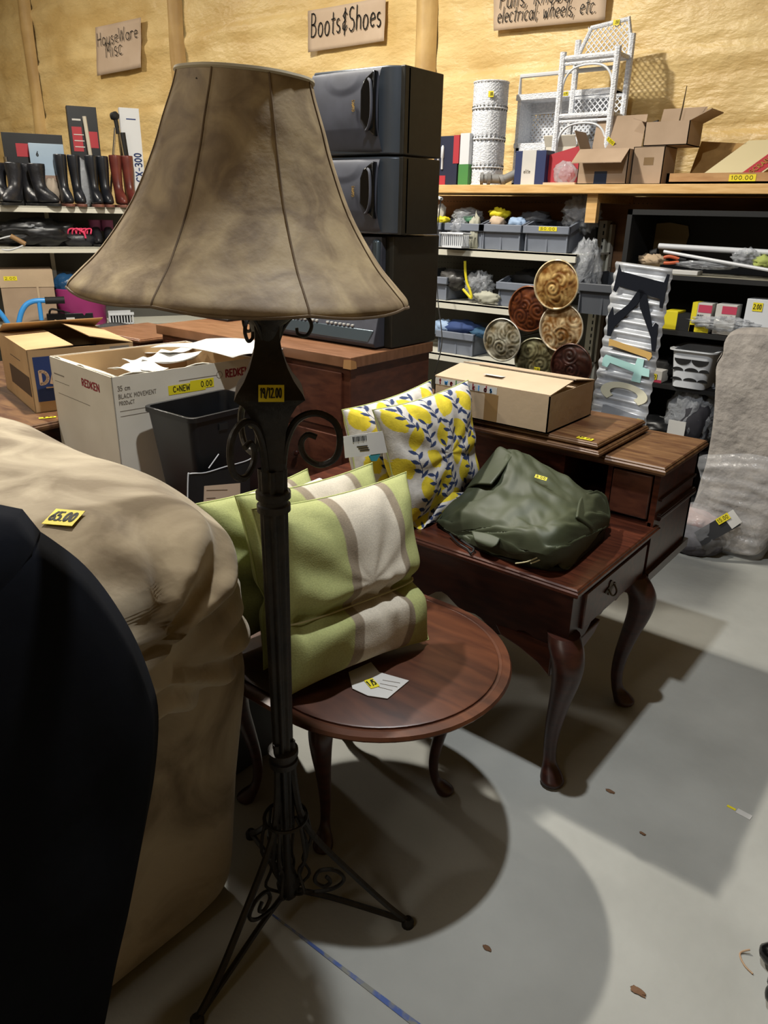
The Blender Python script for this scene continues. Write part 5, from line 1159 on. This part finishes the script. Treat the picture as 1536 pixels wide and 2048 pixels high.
mb = MB(); mb.tube([PY(1328,503,4.06), PY(1536,540,4.0), PY(1600,551,3.98)], .008, 8); single(mb, 'white_rod', TUBEW, 'thinner lower white rod lying across the black bookcase', 'rod', 'white rods')
mb = MB(); mb.tube([PY(1302,508,4.12), PY(1316,505,4.12)], .022, 14); mb.build('end_cap', BLKM, r, world=True)
r = thing('pliers', 'orange and black handled pliers on the top inner shelf of the bookcase', 'pliers', PY(1340,525,4.03)); 
for k in range(2):
    mb = MB(); mb.tube(curve([PY(1328,515+k*11,4.04), PY(1340,513+k*13,4.04), PY(1358,518+k*6,4.05)], 10), .008, 8); mb.build('handle', ORANGE, r, world=True)
mb = MB(); mb.tube([PY(1356,518,4.05), PY(1372,520,4.06)], .009, 8); mb.build('jaw', BLKM, r, world=True)
p = PY(1345,530,4.02); mb = MB(); mb.box((p.x-.02,4.02,1.2285),(p.x+.13,4.1,1.25)); single(mb, 'white_packet', PAPER, 'flat white packet on the top inner shelf beside the pliers', 'packet', bev=.003)
content(1305,520,4.1,1.23,(.07,.04,.03),CARD_L,'torn_cardboard','torn cardboard scrap left of the pliers','cardboard',20,.5)
content(1410,530,4.06,1.2285,(.14,.04,.018),CLEARB,'plastic_bag','flat clear bag in front of the white rods','bag',21,.5)
content(1495,515,4.1,1.2285,(.07,.05,.04),CLEARB,'plastic_bag','crinkled clear bag beside the green glove','bag',22,.5)
content(1528,525,4.08,1.2285,(.05,.04,.03),M('lime cloth','9aa455',.8),'work_glove','pale green glove at the right edge of the top inner shelf','glove',23,.5)
def shelf_box(px0, px1, ytop, Yv, z0, d, mat, name, label):
    a = PY(px0, 640, Yv); b = PY(px1, 640, Yv); t = PY((px0+px1)/2, ytop, Yv).z
    r = thing(name, label, 'box', ((a.x+b.x)/2,Yv+d/2,z0)); m = MB(); m.box((a.x,Yv,z0+.001),(b.x,Yv+d,t)); m.build('package_body', mat, r, world=True, smooth=False, bev=.002); return r, a.x, b.x, t
r, xa, xb, t = shelf_box(1326,1354,622,4.03,.955,.12,YEL,'yellow_box','small yellow box at the left of the middle bookcase shelf'); mb = MB(); mb.box((xb,4.03,.956),(xb+.09,4.15,t-.01)); mb.build('black_end', BLKM, r, world=True, smooth=False)
for lab, a_, b_, y_ in (('ink box with pink and yellow print, left of the pair on the bookcase',1381,1420,606),('ink box with a pink top wrapped in film, right of the pair on the bookcase',1428,1470,609)):
    r, xa, xb, t = shelf_box(a_,b_,y_,4.03,.955,.09,PAPER,'cartridge_box',lab)
    mb = MB(); mb.box((xa+.03,4.0285,t-.045),(xb+.001,4.03,t-.008)); mb.build('pink_band', M('pink print','b53a55',.6), r, world=True, smooth=False)
    if a_ == 1381: mb = MB(); mb.box((xa-.001,4.0285,.957),(xa+.025,4.12,t+.001)); mb.box((xa,4.0285,.957),(xb,4.03,.99)); mb.build('yellow_band', YEL, r, world=True, smooth=False)
    writing(r, frame((xa+.03,4.028,t-.075),(1,0,0),(0,0,1)), 'INK', .018, INK, wt=.2)
r, xa, xb, t = shelf_box(1487,1600,601,4.03,.955,.12,WHITE,'white_box','white box with a yellow sticker at the right of the middle bookcase shelf'); sticker(r, frame((xa+.03,4.0285,t-.055),(1,0,0),(0,0,1)), .045,.04,'2.00')
content(1450,648,4.02,.9555,(.16,.04,.03),CLEARB,'plastic_bag','glossy clear wrap along the front of the middle bookcase shelf','bag',24,.6)
r, xa, xb, t = shelf_box(1297,1342,742,4.02,.675,.1,PAPER,'flat_package','flat pink and white package with a yellow sticker left of the white basket'); mb = MB(); mb.box((xa,4.0185,.676),(xb,4.02,.69)); mb.build('pink_edge', M('pink print','b53a55',.6), r, world=True, smooth=False); sticker(r, frame((xa+.04,4.018,.69),(1,0,0),(0,0,1)), .05,.03,'1.50')
content(1325,735,4.15,.70,(.08,.06,.06),BLKM,'dark_pouch','dark pouch behind the flat pink package','pouch',25)
# white basket with cut-outs
wb2 = thing('white_basket', 'white plastic basket with curved cut-outs on the lower bookcase shelf', 'basket', (-1.15,4.1,.675))
xa = PY(1345,700,3.98).x; xb = PY(1420,700,3.98).x+.02; zt = .86
rings = [(rr((xa+xb)/2,4.10,(xb-xa)/2-.02,.115,.03),.677),(rr((xa+xb)/2,4.10,(xb-xa)/2,.125,.03),zt),(rr((xa+xb)/2,4.10,(xb-xa)/2+.018,.14,.04),zt+.004),(rr((xa+xb)/2,4.10,(xb-xa)/2+.018,.14,.04),zt+.012),(rr((xa+xb)/2,4.10,(xb-xa)/2-.004,.121,.03),zt+.008),(rr((xa+xb)/2,4.10,(xb-xa)/2-.024,.11,.028),.685)]
mb = MB(); loft(mb, rings); mb.build('basket_body', WHITE, wb2, world=True, ang=35)
for (u, z, sw, sh) in ((.3,.825,.085,.03),(.72,.825,.085,.03),(.2,.765,.06,.016),(.55,.765,.07,.018),(.85,.765,.05,.016),(.2,.715,.06,.014),(.55,.715,.07,.016),(.85,.715,.05,.014)):
    x = xa+(xb-xa)*u; m = MB(); yb = 3.975+.010*(.86-z)/.18-.001
    pts = [(x+sw/2*math.cos(a), z+(sh*math.sin(a) if u and z < .8 else -sh*math.sin(a))) for a in [math.pi*i/8 for i in range(9)]]
    m.prism(pts, yb-.002, yb+.006, 'y'); m.build('cutout', BLKM, wb2, world=True, smooth=False)
content(1385,830,4.1,.331,(.13,.09,.19),CLEARB,'plastic_bag','big crumpled clear bag over dark cloth on the bottom bookcase shelf','bag',26,.35)
content(1388,845,4.06,.331,(.08,.06,.14),M('charcoal cloth','2b2a30',.9),'dark_cloth','dark cloth inside the crumpled clear bag','cloth',27,.3)
content(1315,850,4.1,.331,(.16,.10,.05),BLK,'black_bag','black plastic bag on the bottom bookcase shelf','bag',28,.4)
mb = MB(); p = PY(1350,860,3.97); mb.box((p.x-.04,3.97,p.z-.04),(p.x+.05,3.973,p.z+.05)); single(mb, 'white_card', PAPER, 'white card standing on the bottom bookcase shelf beside the clear bag', 'card', smooth=False)

# ================================================================== WRAPPED FIBRE PAD
pd = thing('felt_pad', 'tall grey fibre pad wrapped in clear film standing at the right edge', 'carpet pad', (-.72,3.66,0))
sil = [(1340,1075),(1400,1092),(1490,1118),(1520,1110),(1524,1096),(1560,1040),(1600,800),(1590,668),(1536,660),(1475,658),(1450,672),(1445,700),(1432,725),(1430,760),(1425,840),(1412,920),(1400,960),(1385,1010),(1360,1050)]
s3 = [PY(x,y,3.58) for x,y in sil]
s3[0].z = s3[1].z = max(.0,0); 
for p in s3: p.z = max(p.z, .0)
mb = MB(); n2 = len(s3)
cen_ = sum(s3, Vector())/n2
def padf(u, v):
    pts = s3+[s3[0]]; e = catmull(pts, u); t = v
    y = 3.58+.16*t
    k = 1-.04*(abs(2*t-1)**3); p = cen_+(e-cen_)*k; return Vector((p.x+.006*noise.noise(e*9), y, max(.001, p.z+.006*noise.noise(e*7))))
mb.grid(padf, 90, 8)
def capf(y0, sgn):
    def f(u, v):
        e = catmull(s3+[s3[0]], u); p = cen_+(e-cen_)*(.96*(1-v)); return Vector((p.x, y0+sgn*.02*math.sin(math.pi/2*v**.5)+.016*noise.noise(Vector((p.x*7,1,p.z*7)))*min(1,v*5), max(.001,p.z)))
    return f
mb.grid(capf(3.58,-1), 90, 24); mb.grid(capf(3.74,1), 90, 6)
mb.build('pad_body', FELT, pd, world=True, ang=180)
wf = [(1340,1078),(1490,1121),(1527,1108),(1540,1060),(1585,930),(1405,915),(1398,960),(1383,1010),(1358,1050)]
w3 = [PY(x,y,3.54) for x,y in wf]
for p in w3: p.z = max(p.z, .002)
wc3 = sum(w3, Vector())/len(w3)
def wrapf(u, v):
    e = catmull(w3+[w3[0]], u); p = wc3+(e-wc3)*(1.02*(1-v)); return Vector((p.x, 3.575-.045*min(1,v*5)**.5+.013*noise.noise(Vector((p.x*8+p.z*4,2,p.z*34)))*min(1,v*8), max(.002,p.z)))
mb = MB(); mb.grid(wrapf, 120, 60); mb.build('clear_wrap', CLEAR, pd, world=True, ang=180)
# blankets bundled at its foot
bl = thing('wrapped_blanket', 'plastic wrapped grey and pink blanket bundle with price label beside the pad', 'blanket', (-.95,3.5,0))
p = PZ(1395,1085,.0); p.y -= .07
mb = MB(); mb.blob((p.x-.03,p.y-.04,.06),(.17,.10,.09),30,.15,3,seed=3,flatz=.002); mb.build('grey_blanket', M('grey knit','4b484c',.95,c2='5c585c',ns=30), bl, world=True, ang=180)
mb = MB(); mb.blob((p.x-.04,p.y+.0,.15),(.15,.09,.055),30,.15,3,seed=5); mb.build('pink_blanket', M('pale pink knit','b09a94',.95,c2='a86a62',ns=9,lo=.5,hi=.62), bl, world=True, ang=180)
mb = MB(); mb.blob((p.x-.03,p.y-.03,.10),(.19,.12,.13),40,.12,4,seed=8,flatz=.001); mb.build('clear_cover', CLEAR, bl, world=True, ang=180)
pn_ = Vector((.3,-1,.35)).normalized(); o_ = Vector((p.x+.04,p.y-.14,.1))
mb = MB(); q4 = [PP(x,y,o_,pn_) for x,y in ((1388,1065),(1462,1022),(1482,1050),(1405,1092))]; mb.add(q4, [(0,1,2,3)]); mb.build('sleeve_card', M('dark label','26272a',.5), bl, world=True, smooth=False, solid=-.001)
mb = MB(); q4 = [PP(x,y,o_-pn_*-.003,pn_) for x,y in ((1445,1032),(1466,1019),(1484,1044),(1464,1058))]; mb.add(q4, [(0,1,2,3)]); mb.build('white_label', PAPER, bl, world=True, smooth=False, solid=-.001)
sticker(bl, frame(PP(1438,1050,o_+pn_*.006,pn_), PP(1462,1036,o_,pn_)-PP(1438,1050,o_,pn_), PP(1430,1036,o_,pn_)-PP(1438,1050,o_,pn_)), .06,.03,'15.00')

# ================================================================== LEFT RACK WITH BOOTS
LA, LB = PZ(0,494,1.2), PZ(210,494,1.2); dl = (LB-LA); dl.z = 0; dl.normalize(); LRZ = math.atan2(dl.y, dl.x)
lr = thing('boot_rack', 'cream metal rack at the left holding boots, bags and baskets', 'rack', (LA.x,LA.y,0), LRZ)
LI = lr.matrix_basis.inverted(); LM = lr.matrix_basis.copy()
DEP = .42
def LP(px, py, y=0):   # local point on the rack's plane y (0 = front edge)
    o = LM @ Vector((0,y,0)); n_ = (LM.to_3x3() @ Vector((0,1,0))); return LI @ PP(px, py, o, n_)
def LZp(px, py, y=0): return LP(px, py, y).z
x_end = 1.9
zt1 = LZp(125,413); zt2 = LZp(100,494); zt3 = LZp(200,650)
for z in (zt1, zt2, zt3, .12):
    mb = MB(); mb.box((-1.2,0,z-.042),(x_end,.014,z)); mb.box((-1.2,0,z-.012),(x_end,DEP,z-.002)); mb.build('shelf', STEELW, lr, smooth=False)
mb = MB(); mb.box((-1.2,DEP,.05),(x_end,DEP+.02,zt1+.02)); mb.build('back_panel', PEG, lr, smooth=False)
mb = MB(); mb.box((-1.2,.02,0),(x_end,DEP,.1)); mb.build('base', STEELW, lr, smooth=False)
for x in (-1.2, x_end-.03, LP(95,450).x):
    mb = MB(); mb.box((x,DEP-.04,0),(x+.03,DEP,zt1+.03)); mb.build('upright', STEELW, lr, smooth=False)
def L4(px, py, y, z, rz=0): q = LP(px, py, y); return LM @ TR((q.x, y, z), rz)
def boot(label, mat, h=.34, L_=.25, sole=SOLE, cat='boot', group='boots on the boot rack', name='boot', cuff=None, W=1.0):
    W *= .88
    r = thing(name, label, cat, (0,0,0), 0, group)
    # toe points to -y ; shaft at +y
    m = MB(); n = 14; rings = []
    sh = [(.0,.0),(.0,.0)]
    sec = [(-.00,.043,.105,-.07),(.02,.045,.125,-.065),(.05,.044,.115,-.055),(.08,.041,.085,-.03),(.10,.038,.06,.0),(.13,.038,.052,.015),(.18*h/.26,.046,.056,.018),(.22*h/.26,.052,.060,.018),(h,.052,.062,.018)]
    if h < .15: sec = sec[:4]+[(h,.036,.05,.01)]
    vs = []; fs = []; K = 20
    for z, rx, ry, cy in sec:
        for k in range(K):
            a = 2*math.pi*k/K; vs.append((W*rx*math.cos(a), cy+ry*math.sin(a), z+.018))
    for i in range(len(sec)-1):
        for k in range(K): fs.append((i*K+k, i*K+(k+1)%K, (i+1)*K+(k+1)%K, (i+1)*K+k))
    fs.append(tuple(range(K))[::-1]); m.add(vs, fs)
    m.build('boot_upper', mat, r, sub=1, solid=.004, ang=180)
    m = MB(); pts = [(W*.047*math.cos(a), -.07+.125*math.sin(a)) for a in [2*math.pi*k/20 for k in range(20)]]; m.prism(pts, .0, .02); m.build('sole', sole, r, bev=.003)
    if cuff: m = MB(); m.lathe([(h-.06,.050),(h+.018,.054),(h+.02,.050)], 20, 0, .018, sx=W, sy=1.15); m.build('cuff', cuff, r)
    return r
# rubber boots pairs
rb = boot('left boot of the first black rubber pair on the top rack shelf', RUBBER); rb.matrix_basis = L4(132,405,.14,zt1,.15)
dup(rb, L4(158,405,.14,zt1,.1), 'right boot of the first black rubber pair on the top rack shelf')
dup(rb, L4(192,405,.12,zt1,.1), 'left boot of the black pair beside the brown boots'); dup(rb, L4(214,405,.14,zt1,.05), 'right boot of the black pair beside the brown boots')
rb2 = boot('left brown leather boot beside the lampshade', REDB, .35); rb2.matrix_basis = L4(240,405,.14,zt1,.1); dup(rb2, L4(263,405,.15,zt1,.1), 'right brown leather boot beside the lampshade')
wbt = boot('front lace-up black work boot at the left end of the top shelf', LEATH, .27, W=1.35, sole=BLKM); wbt.matrix_basis = L4(35,405,.10,zt1,-.5)
for k in range(5):
    mb = MB(); mb.tube([(-.025,-.07+.022*k,.075+.022*k),(.025,-.066+.022*k,.08+.022*k)], .003, 5); mb.build('lace', M('grey lace','5a5a5a',.8), wbt)
dup(wbt, L4(85,405,.12,zt1,.6), 'black work boot with a yellow sticker left of the rubber boots'); dup(wbt, L4(5,400,.22,zt1,.2), 'black work boot cut off by the left frame edge'); dup(wbt, L4(62,395,.26,zt1+.0,.3), 'black work boot standing behind the two front ones')
def lrthing(name, label, cat, px, py, y, z, rz=0, group=None):
    r = thing(name, label, cat, M4=L4(px, py, y, z, rz), group=group); return r
def lbox(name, label, px0, px1, ytop, y, z, d, mat, cat='box', rz=0):
    a, b = LP(px0, 400, y), LP(px1, 400, y); h = LP((px0+px1)/2, ytop, y).z-z; w_ = b.x-a.x
    r = lrthing(name, label, cat, (px0+px1)/2, 400, y, z, rz); r.matrix_basis = LM @ TR(((a.x+b.x)/2, y+d/2, z), rz)
    m = MB(); m.box((-w_/2,-d/2,.001),(w_/2,d/2,h)); m.build('package_body', mat, r, smooth=False, bev=.002); return r, w_, h
r, w_, h = lbox('white_tall_box', 'tall white box printed CX-300 behind the brown boots', 256,294,217,.26,zt1,.07,WHITE); d=.07
Mf_ = r.matrix_basis @ frame((w_/2-.015,-d/2-.001,.19),(0,0,1),(-1,0,0)); writing(r, Mf_, 'CX-300', .05, INKB, wt=.18, width=.21)
label_plate(r, r.matrix_basis @ frame((-w_/2+.045,-d/2-.001,h-.08),(1,0,0),(0,0,1)), .07, .008, INKB, 'printed_line')
label_plate(r, r.matrix_basis @ frame((-w_/2+.01,-d/2-.001,.16),(1,0,0),(0,0,1)), .03, .22, M('violet print','5a5aa0',.6), 'violet_strip')
r, w_, h = lbox('flashlight_box', 'black and red printed tall box behind the black boots', 155,212,214,.26,zt1,.1,BLK)
mb = MB(); mb.box((-w_/2+.02,-.052,h*.56),(-.015,-.05,h*.80)); mb.box((.03,-.052,h*.60),(w_/2-.01,-.05,h*.76)); mb.build('red_print', RED, r, smooth=False)
mb = MB(); mb.box((.02,-.052,.01),(w_/2-.005,-.05,h*.50)); mb.build('gold_print', M('gold card','a8812c',.5), r, smooth=False)
for k in range(3): label_plate(r, r.matrix_basis @ frame((-w_/2+.03,-.0535,h*(.60+.06*k)),(1,0,0),(0,0,1)), .07, .006, PAPER, 'printed_line')
label_plate(r, r.matrix_basis @ frame((-w_/2+.03,-.0515,h*.86),(1,0,0),(0,0,1)), .06, .012, PAPER, 'printed_line')
r, w_, h = lbox('black_case', 'flat black case with a red tape patch at the back of the top rack shelf', 22,140,268,.32,zt1,.06,BLK); mb = MB(); mb.box((-.12,-.033,h*.68),(.0,-.031,h*.86)); mb.build('red_patch', RED, r, smooth=False)
r, w_, h = lbox('clear_container', 'pale blue storage container with a small printed label on the top rack shelf', 72,140,288,.22,zt1,.09,M('pale blue plastic','9fb2c4',.4,c2='8aa0b6',ns=3)); writing(r, r.matrix_basis @ frame((-w_/2+.03,-.047,h*.8),(1,0,0),(0,0,1)), '76', .03, INK, wt=.2)
mb = MB(); mb.box((-w_/2+.02,-.047,.01),(w_/2-.02,-.0455,h*.5)); mb.build('brown_contents', M('brown stuff','6e5a4e',.9,c2='a58d80',ns=9), r, smooth=False)
r = lrthing('plastic_bag', 'grey translucent bag between the container and the red-black box', 'bag', 158, 300, .2, zt1); mb = MB(); mb.blob((0,0,.17),(.07,.05,.17),20,.25,3,seed=31,flatz=.002); mb.build('bag_film', CLEARB, r, ang=180)
r = lrthing('white_tube', 'thin white tube standing in front of the red-black box', 'tube', 186, 310, .18, zt1); mb = MB(); mb.tube([(0,0,.001),(-.03,.01,.62)], .014, 10); mb.build('tube_body', M('ivory plastic','b8b0a0',.5), r)
r = lrthing('camera_tripod', 'folded silver and black tripod standing behind the boots', 'tripod', 240, 300, .24, zt1)
for k, (x, y) in enumerate(((-.12,0),(.05,-.02),(.02,.05))):
    mb = MB(); mb.tube([(x,y,.002),(x*.15,y*.15,.56)], .009, 8); mb.build('leg', CHROME, r)
mb = MB(); mb.tube([(.04,0,.36),(.03,0,.53)], .022, 10); mb.tube([(0,0,.52),(-.01,0,.62)], .016, 10); mb.blob((-.015,0,.64),(.035,.03,.03),16,.2); mb.build('tripod_head', BLKM, r)
r = lrthing('thermos', 'slim metal rod standing behind the left work boots', 'rod', 11, 300, .3, zt1); mb = MB(); mb.tube([(0,0,.002),(-.01,0,.33)], .014, 10); mb.build('rod_body', CHROME, r)
r = lrthing('sandal', 'beige and white shoe behind the work boots', 'shoe', 105, 385, .2, zt1); mb = MB(); mb.blob((0,0,.10),(.05,.06,.10),20,.3,seed=6,flatz=.002); mb.build('shoe_upper', M('beige cloth','a39585',.8), r, ang=180)
# middle shelf
r = lrthing('black_bag', 'shiny black plastic bag with cords on the middle rack shelf', 'bag', 75, 480, .16, zt2); mb = MB(); mb.blob((0,0,.09),(.30,.12,.10),40,.35,3,seed=41,flatz=.002); mb.build('bag_film', BLK, r, ang=180)
mb = MB(); mb.blob((.02,-.06,.12),(.10,.05,.03),24,.5,4,seed=43); mb.build('torn_film', CLEARB, r, ang=180)
r = lrthing('corded_handle', 'wooden handle with white cord hanging over the middle shelf', 'handle', 22, 475, .02, zt2); mb = MB(); mb.tube([(.0,0,.075),(.09,-.02,.02)], .017, 10); mb.build('wood_grip', M('light wood','8a6a42',.6), r)
mb = MB(); mb.tube(curve([(.09,-.02,.02),(.02,-.02,-.01),(-.05,-.02,-.02),(-.15,0,.01)], 16), .005, 6); mb.tube(curve([(0,0,.075),(-.06,0,.06),(-.15,.02,.03)], 12), .005, 6); mb.build('cord', WHITE, r)
r = lrthing('shoe', 'black shoe with bright pink laces on the middle rack shelf', 'shoe', 160, 485, .12, zt2); mb = MB(); mb.blob((0,0,.045),(.13,.06,.06),26,.15,3,seed=2,flatz=.002); mb.build('shoe_upper', LEATH, r, ang=180)
mb = MB()
for k in range(5): mb.tube(curve([(-.08+.03*k,-.03,.085),(-.07+.03*k,-.045,.12),(-.03+.03*k,-.02,.125),(-.02+.025*k,-.05,.09)], 10), .006, 6)
mb.tube(curve([(-.02,-.05,.13),(.03,-.065,.10),(.04,-.07,.06)], 8), .007, 6); mb.build('laces', PINK, r)
pb = boot('left black boot with a dull pink cuff on the middle rack shelf', LEATH, .17, cuff=M('dull pink','7a3d5c',.7), sole=BLKM); pb.matrix_basis = L4(195,490,.2,zt2,.0); dup(pb, L4(219,490,.2,zt2,.0), 'right black boot with a dull pink cuff on the middle rack shelf')
# bottom shelf area
r = lrthing('cardboard_box', 'closed tan cardboard box with a yellow sticker on the lower boot rack shelf', 'box', 55, 620, .05, zt3)
a, b = LP(5,600,.0), LP(112,600,.0); zt_ = LP(60,540,0).z; r.matrix_basis = LM @ TR(((a.x+b.x)/2,.18,zt3)); w_ = b.x-a.x
mb = MB(); mb.box((-w_/2,-.15,.001),(w_/2,.15,zt_-zt3)); mb.build('carton_body', CARD_G, r, smooth=False, bev=.003)
mb = MB(); mb.box((-w_/2-.002,-.154,(zt_-zt3)*.7),(w_/2+.002,-.15,(zt_-zt3)*1.0)); mb.box((.06,-.156,.1),(.075,-.154,(zt_-zt3))); mb.build('lid_flap', CARD_L, r, smooth=False)
sticker(r, r.matrix_basis @ frame((-w_/2+.03,-.1545,(zt_-zt3)*.82),(1,0,0),(0,0,1)), .09,.03,'2.00')
r = lrthing('magenta_tub', 'round magenta plastic tub on the lower boot rack shelf', 'tub', 162, 620, .06, zt3); a, b = LP(112,600,0), LP(216,600,0); rad = (b.x-a.x)/2*.98; hh = LP(160,580,0).z-zt3; r.matrix_basis = LM @ TR(((a.x+b.x)/2,.12,zt3))
mb = MB(); mb.lathe([(.001,rad*.9),(.03,rad*.94),(hh*.5,rad*.97),(hh*.55,rad),(hh,rad),(hh+.005,rad*.97),(hh*.6,rad*.9)], 40, sy=.8); mb.build('tub_wall', MAG, r)
mb = MB(); mb.blob((-.05,.0,hh+.02),(rad*.6,.09,.09),30,.35,3,seed=51); r2 = lrthing('blue_bag', 'crumpled dark blue plastic bag heaped in the magenta tub', 'bag', 150, 560, .12, hh+zt3-.02); mb.v = [p-Vector((0,0,hh-.02)) for p in mb.v]; mb.build('bag_film', M('blue film','1f4468',.2,bump=.8,bs=20), r2, ang=180)
mb = MB(); mb.blob((.0,0,.05),(.05,.05,.04),20,.4,3,seed=52); r2 = lrthing('white_bag', 'small white bag on the right of the blue bag', 'bag', 172, 545, .12, hh+zt3+.02); mb.build('bag_film', PAPER, r2, ang=180)
r = lrthing('trolley', 'folding hand trolley with sky blue tube frame and black grips', 'trolley', 50, 640, -.12, 0)
L0 = lambda px, py, y=-.12: r.matrix_basis.inverted() @ (LM @ LP(px, py, y))
mb = MB(); mb.tube(curve([L0(30,720),L0(38,645),L0(48,615),L0(65,603),L0(92,601)], 24), .019, 10); mb.tube([L0(78,603),L0(83,640)], .016, 10); mb.tube(curve([L0(-30,600),L0(0,625),L0(25,665),L0(40,720)], 14), .018, 10); 
for px in (30, 40): e = L0(px,720); mb.tube([e, (e.x,e.y,.01)], .016, 8)
mb.build('tube_frame', SKYB, r)
mb = MB(); mb.tube([L0(90,601),L0(129,600)], .026, 12); mb.build('grip', BLKM, r)
r, w_, h = lbox('black_case', 'flat black boxed kit with a small white label on the lower boot rack shelf', 60,158,628,-.02,zt3,.14,BLK); mb = MB(); mb.box((-.03,-.072,.02),(.03,-.07,h-.03)); mb.build('white_label', PAPER, r, smooth=False)
mb = MB(); mb.tube(curve([(-w_/2+.02,-.06,h),(-.12,-.06,h+.035),(0,-.06,h)], 14), .008, 6); mb.build('carry_handle', BLKM, r)
a, b = LP(216,600,0), LP(262,600,0); p = LM @ Vector(((a.x+b.x)/2,.06,zt3)); r = thing('white_basket', 'tiny white slatted basket beside the magenta tub', 'basket', M4=LM @ TR(((a.x+b.x)/2,.06,zt3+.001)))
w_ = b.x-a.x; mb = MB()
for i in range(9): mb.box((-w_/2+w_*i/8-.004,-.07,0),(-w_/2+w_*i/8+.004,-.064,.075))
mb.box((-w_/2,-.07,0),(w_/2,.07,.01)); mb.box((-w_/2-.01,-.075,.07),(w_/2+.01,-.06,.09)); mb.box((-w_/2,.06,0),(w_/2,.07,.09)); mb.build('basket_body', WHITE, r, smooth=False)
mb = MB(); mb.box((-w_/2+.01,-.055,.01),(w_/2-.01,.055,.06)); mb.build('dark_contents', BLKM, r, smooth=False)
# tyre in front of the rack
tc_ = PP(232,712,PZ(232,665,.62),FW); R0 = .27
c = PZ(232,648,.70); d1 = (RT.copy()); d1.z = 0; d1.normalize()
r = thing('rubber_tyre', 'black rubber tyre standing between the boot rack and the brown cabinet', 'tyre', (c.x,c.y,0)); mb = MB()
mb.tube([Vector((c.x,c.y,.36))+d1*(.30*math.cos(a*.1309))+Vector((0,0,.30*math.sin(a*.1309))) for a in range(48)], .052, 12, closed=True); mb.build('tyre_tread', M('tyre rubber','1f2124',.6,bump=.4,bs=60), r, world=True)
mb = MB(); mb.tube([Vector((c.x,c.y,.36))+d1*(.25*math.cos(a*.1309))+Vector((0,0,.25*math.sin(a*.1309))) for a in range(48)], .012, 8, closed=True); mb.build('rim', SILV, r, world=True)

# ================================================================== FLOOR BITS
A, B = PZ(545,1830,0), PZ(830,2048,0); dr_ = (B-A).normalized(); nm_ = Vector((-dr_.y, dr_.x, 0)); B = B+dr_*.4
mb = MB(); mb.add([A-nm_*.002+Vector((0,0,.0008)), A+nm_*.002+Vector((0,0,.0008)), B+nm_*.011+Vector((0,0,.0008)), B-nm_*.011+Vector((0,0,.0008))], [(0,3,2,1)])
single(mb, 'floor_tape', M('worn blue tape','3f5590',.7,c2='77776f',ns=20,nd=8,lo=.44,hi=.54), 'worn blue tape line on the concrete in front of the lamp foot', 'tape', smooth=False, solid=-.0006)
p = PZ(1490,1630,0); mb = MB(); mb.box((-.022,-.010,0),(.016,.010,.0015), TR(p,-.1)); sc_ = single(mb, 'paper_scrap', PAPER, 'small white paper scrap with a yellow end on the floor', 'paper', smooth=False)
mb = MB(); mb.box((-.045,-.004,.0),(-.022,.004,.0012), TR((0,0,0),-.1)); mb.build('yellow_end', YEL, sc_, smooth=False)
for k, (px, py, s, lab) in enumerate(((1220,1583,.012,'small brown leaf on the floor right of the near desk leg'),(1275,1983,.016,'brown leaf crumb near the bottom right of the floor'),(974,1897,.010,'orange-brown flake on the floor in front of the lamp'),(1285,1668,.008,'dark speck on the floor below the paper scrap'))):
    p = PZ(px, py, 0); mb = MB(); mb.blob((p.x,p.y,.002),(s,s*.5,.002),14,.5,3,seed=k); single(mb, 'leaf_scrap', M('dry leaf','6a4d36',.9), lab, 'leaf')
# black shoe tips at the right edge
c1 = PZ(1532,1905,.03); c2 = PZ(1545,1985,.03)
r = thing('black_shoe', 'rounded black rubber toe cut off by the right frame edge', 'shoe', (c1.x+.03,c1.y,0)); mb = MB(); mb.blob((c1.x+.025,c1.y+.005,.028),(.04,.028,.027),24,.05); mb.build('shoe_upper', BLKG, r, world=True, ang=180)
mb = MB(); mb.blob((c2.x+.02,c2.y,.026),(.034,.028,.025),24,.05); mb.blob(((c1.x+c2.x)/2+.02,(c1.y+c2.y)/2,.015),(.02,.03,.014),16,.05); mb.build('toe_guard', BLKG, r, world=True, ang=180)
mb = MB(); mb.tube(curve([c1+Vector((-.03,.004,-.02)), c1+Vector((-.045,-.012,-.028)), c1+Vector((-.03,-.035,-.028)), c1+Vector((-.01,-.045,-.028))], 14), .002, 6); mb.build('tan_strap', M('tan strap','a08468',.8), r, world=True)
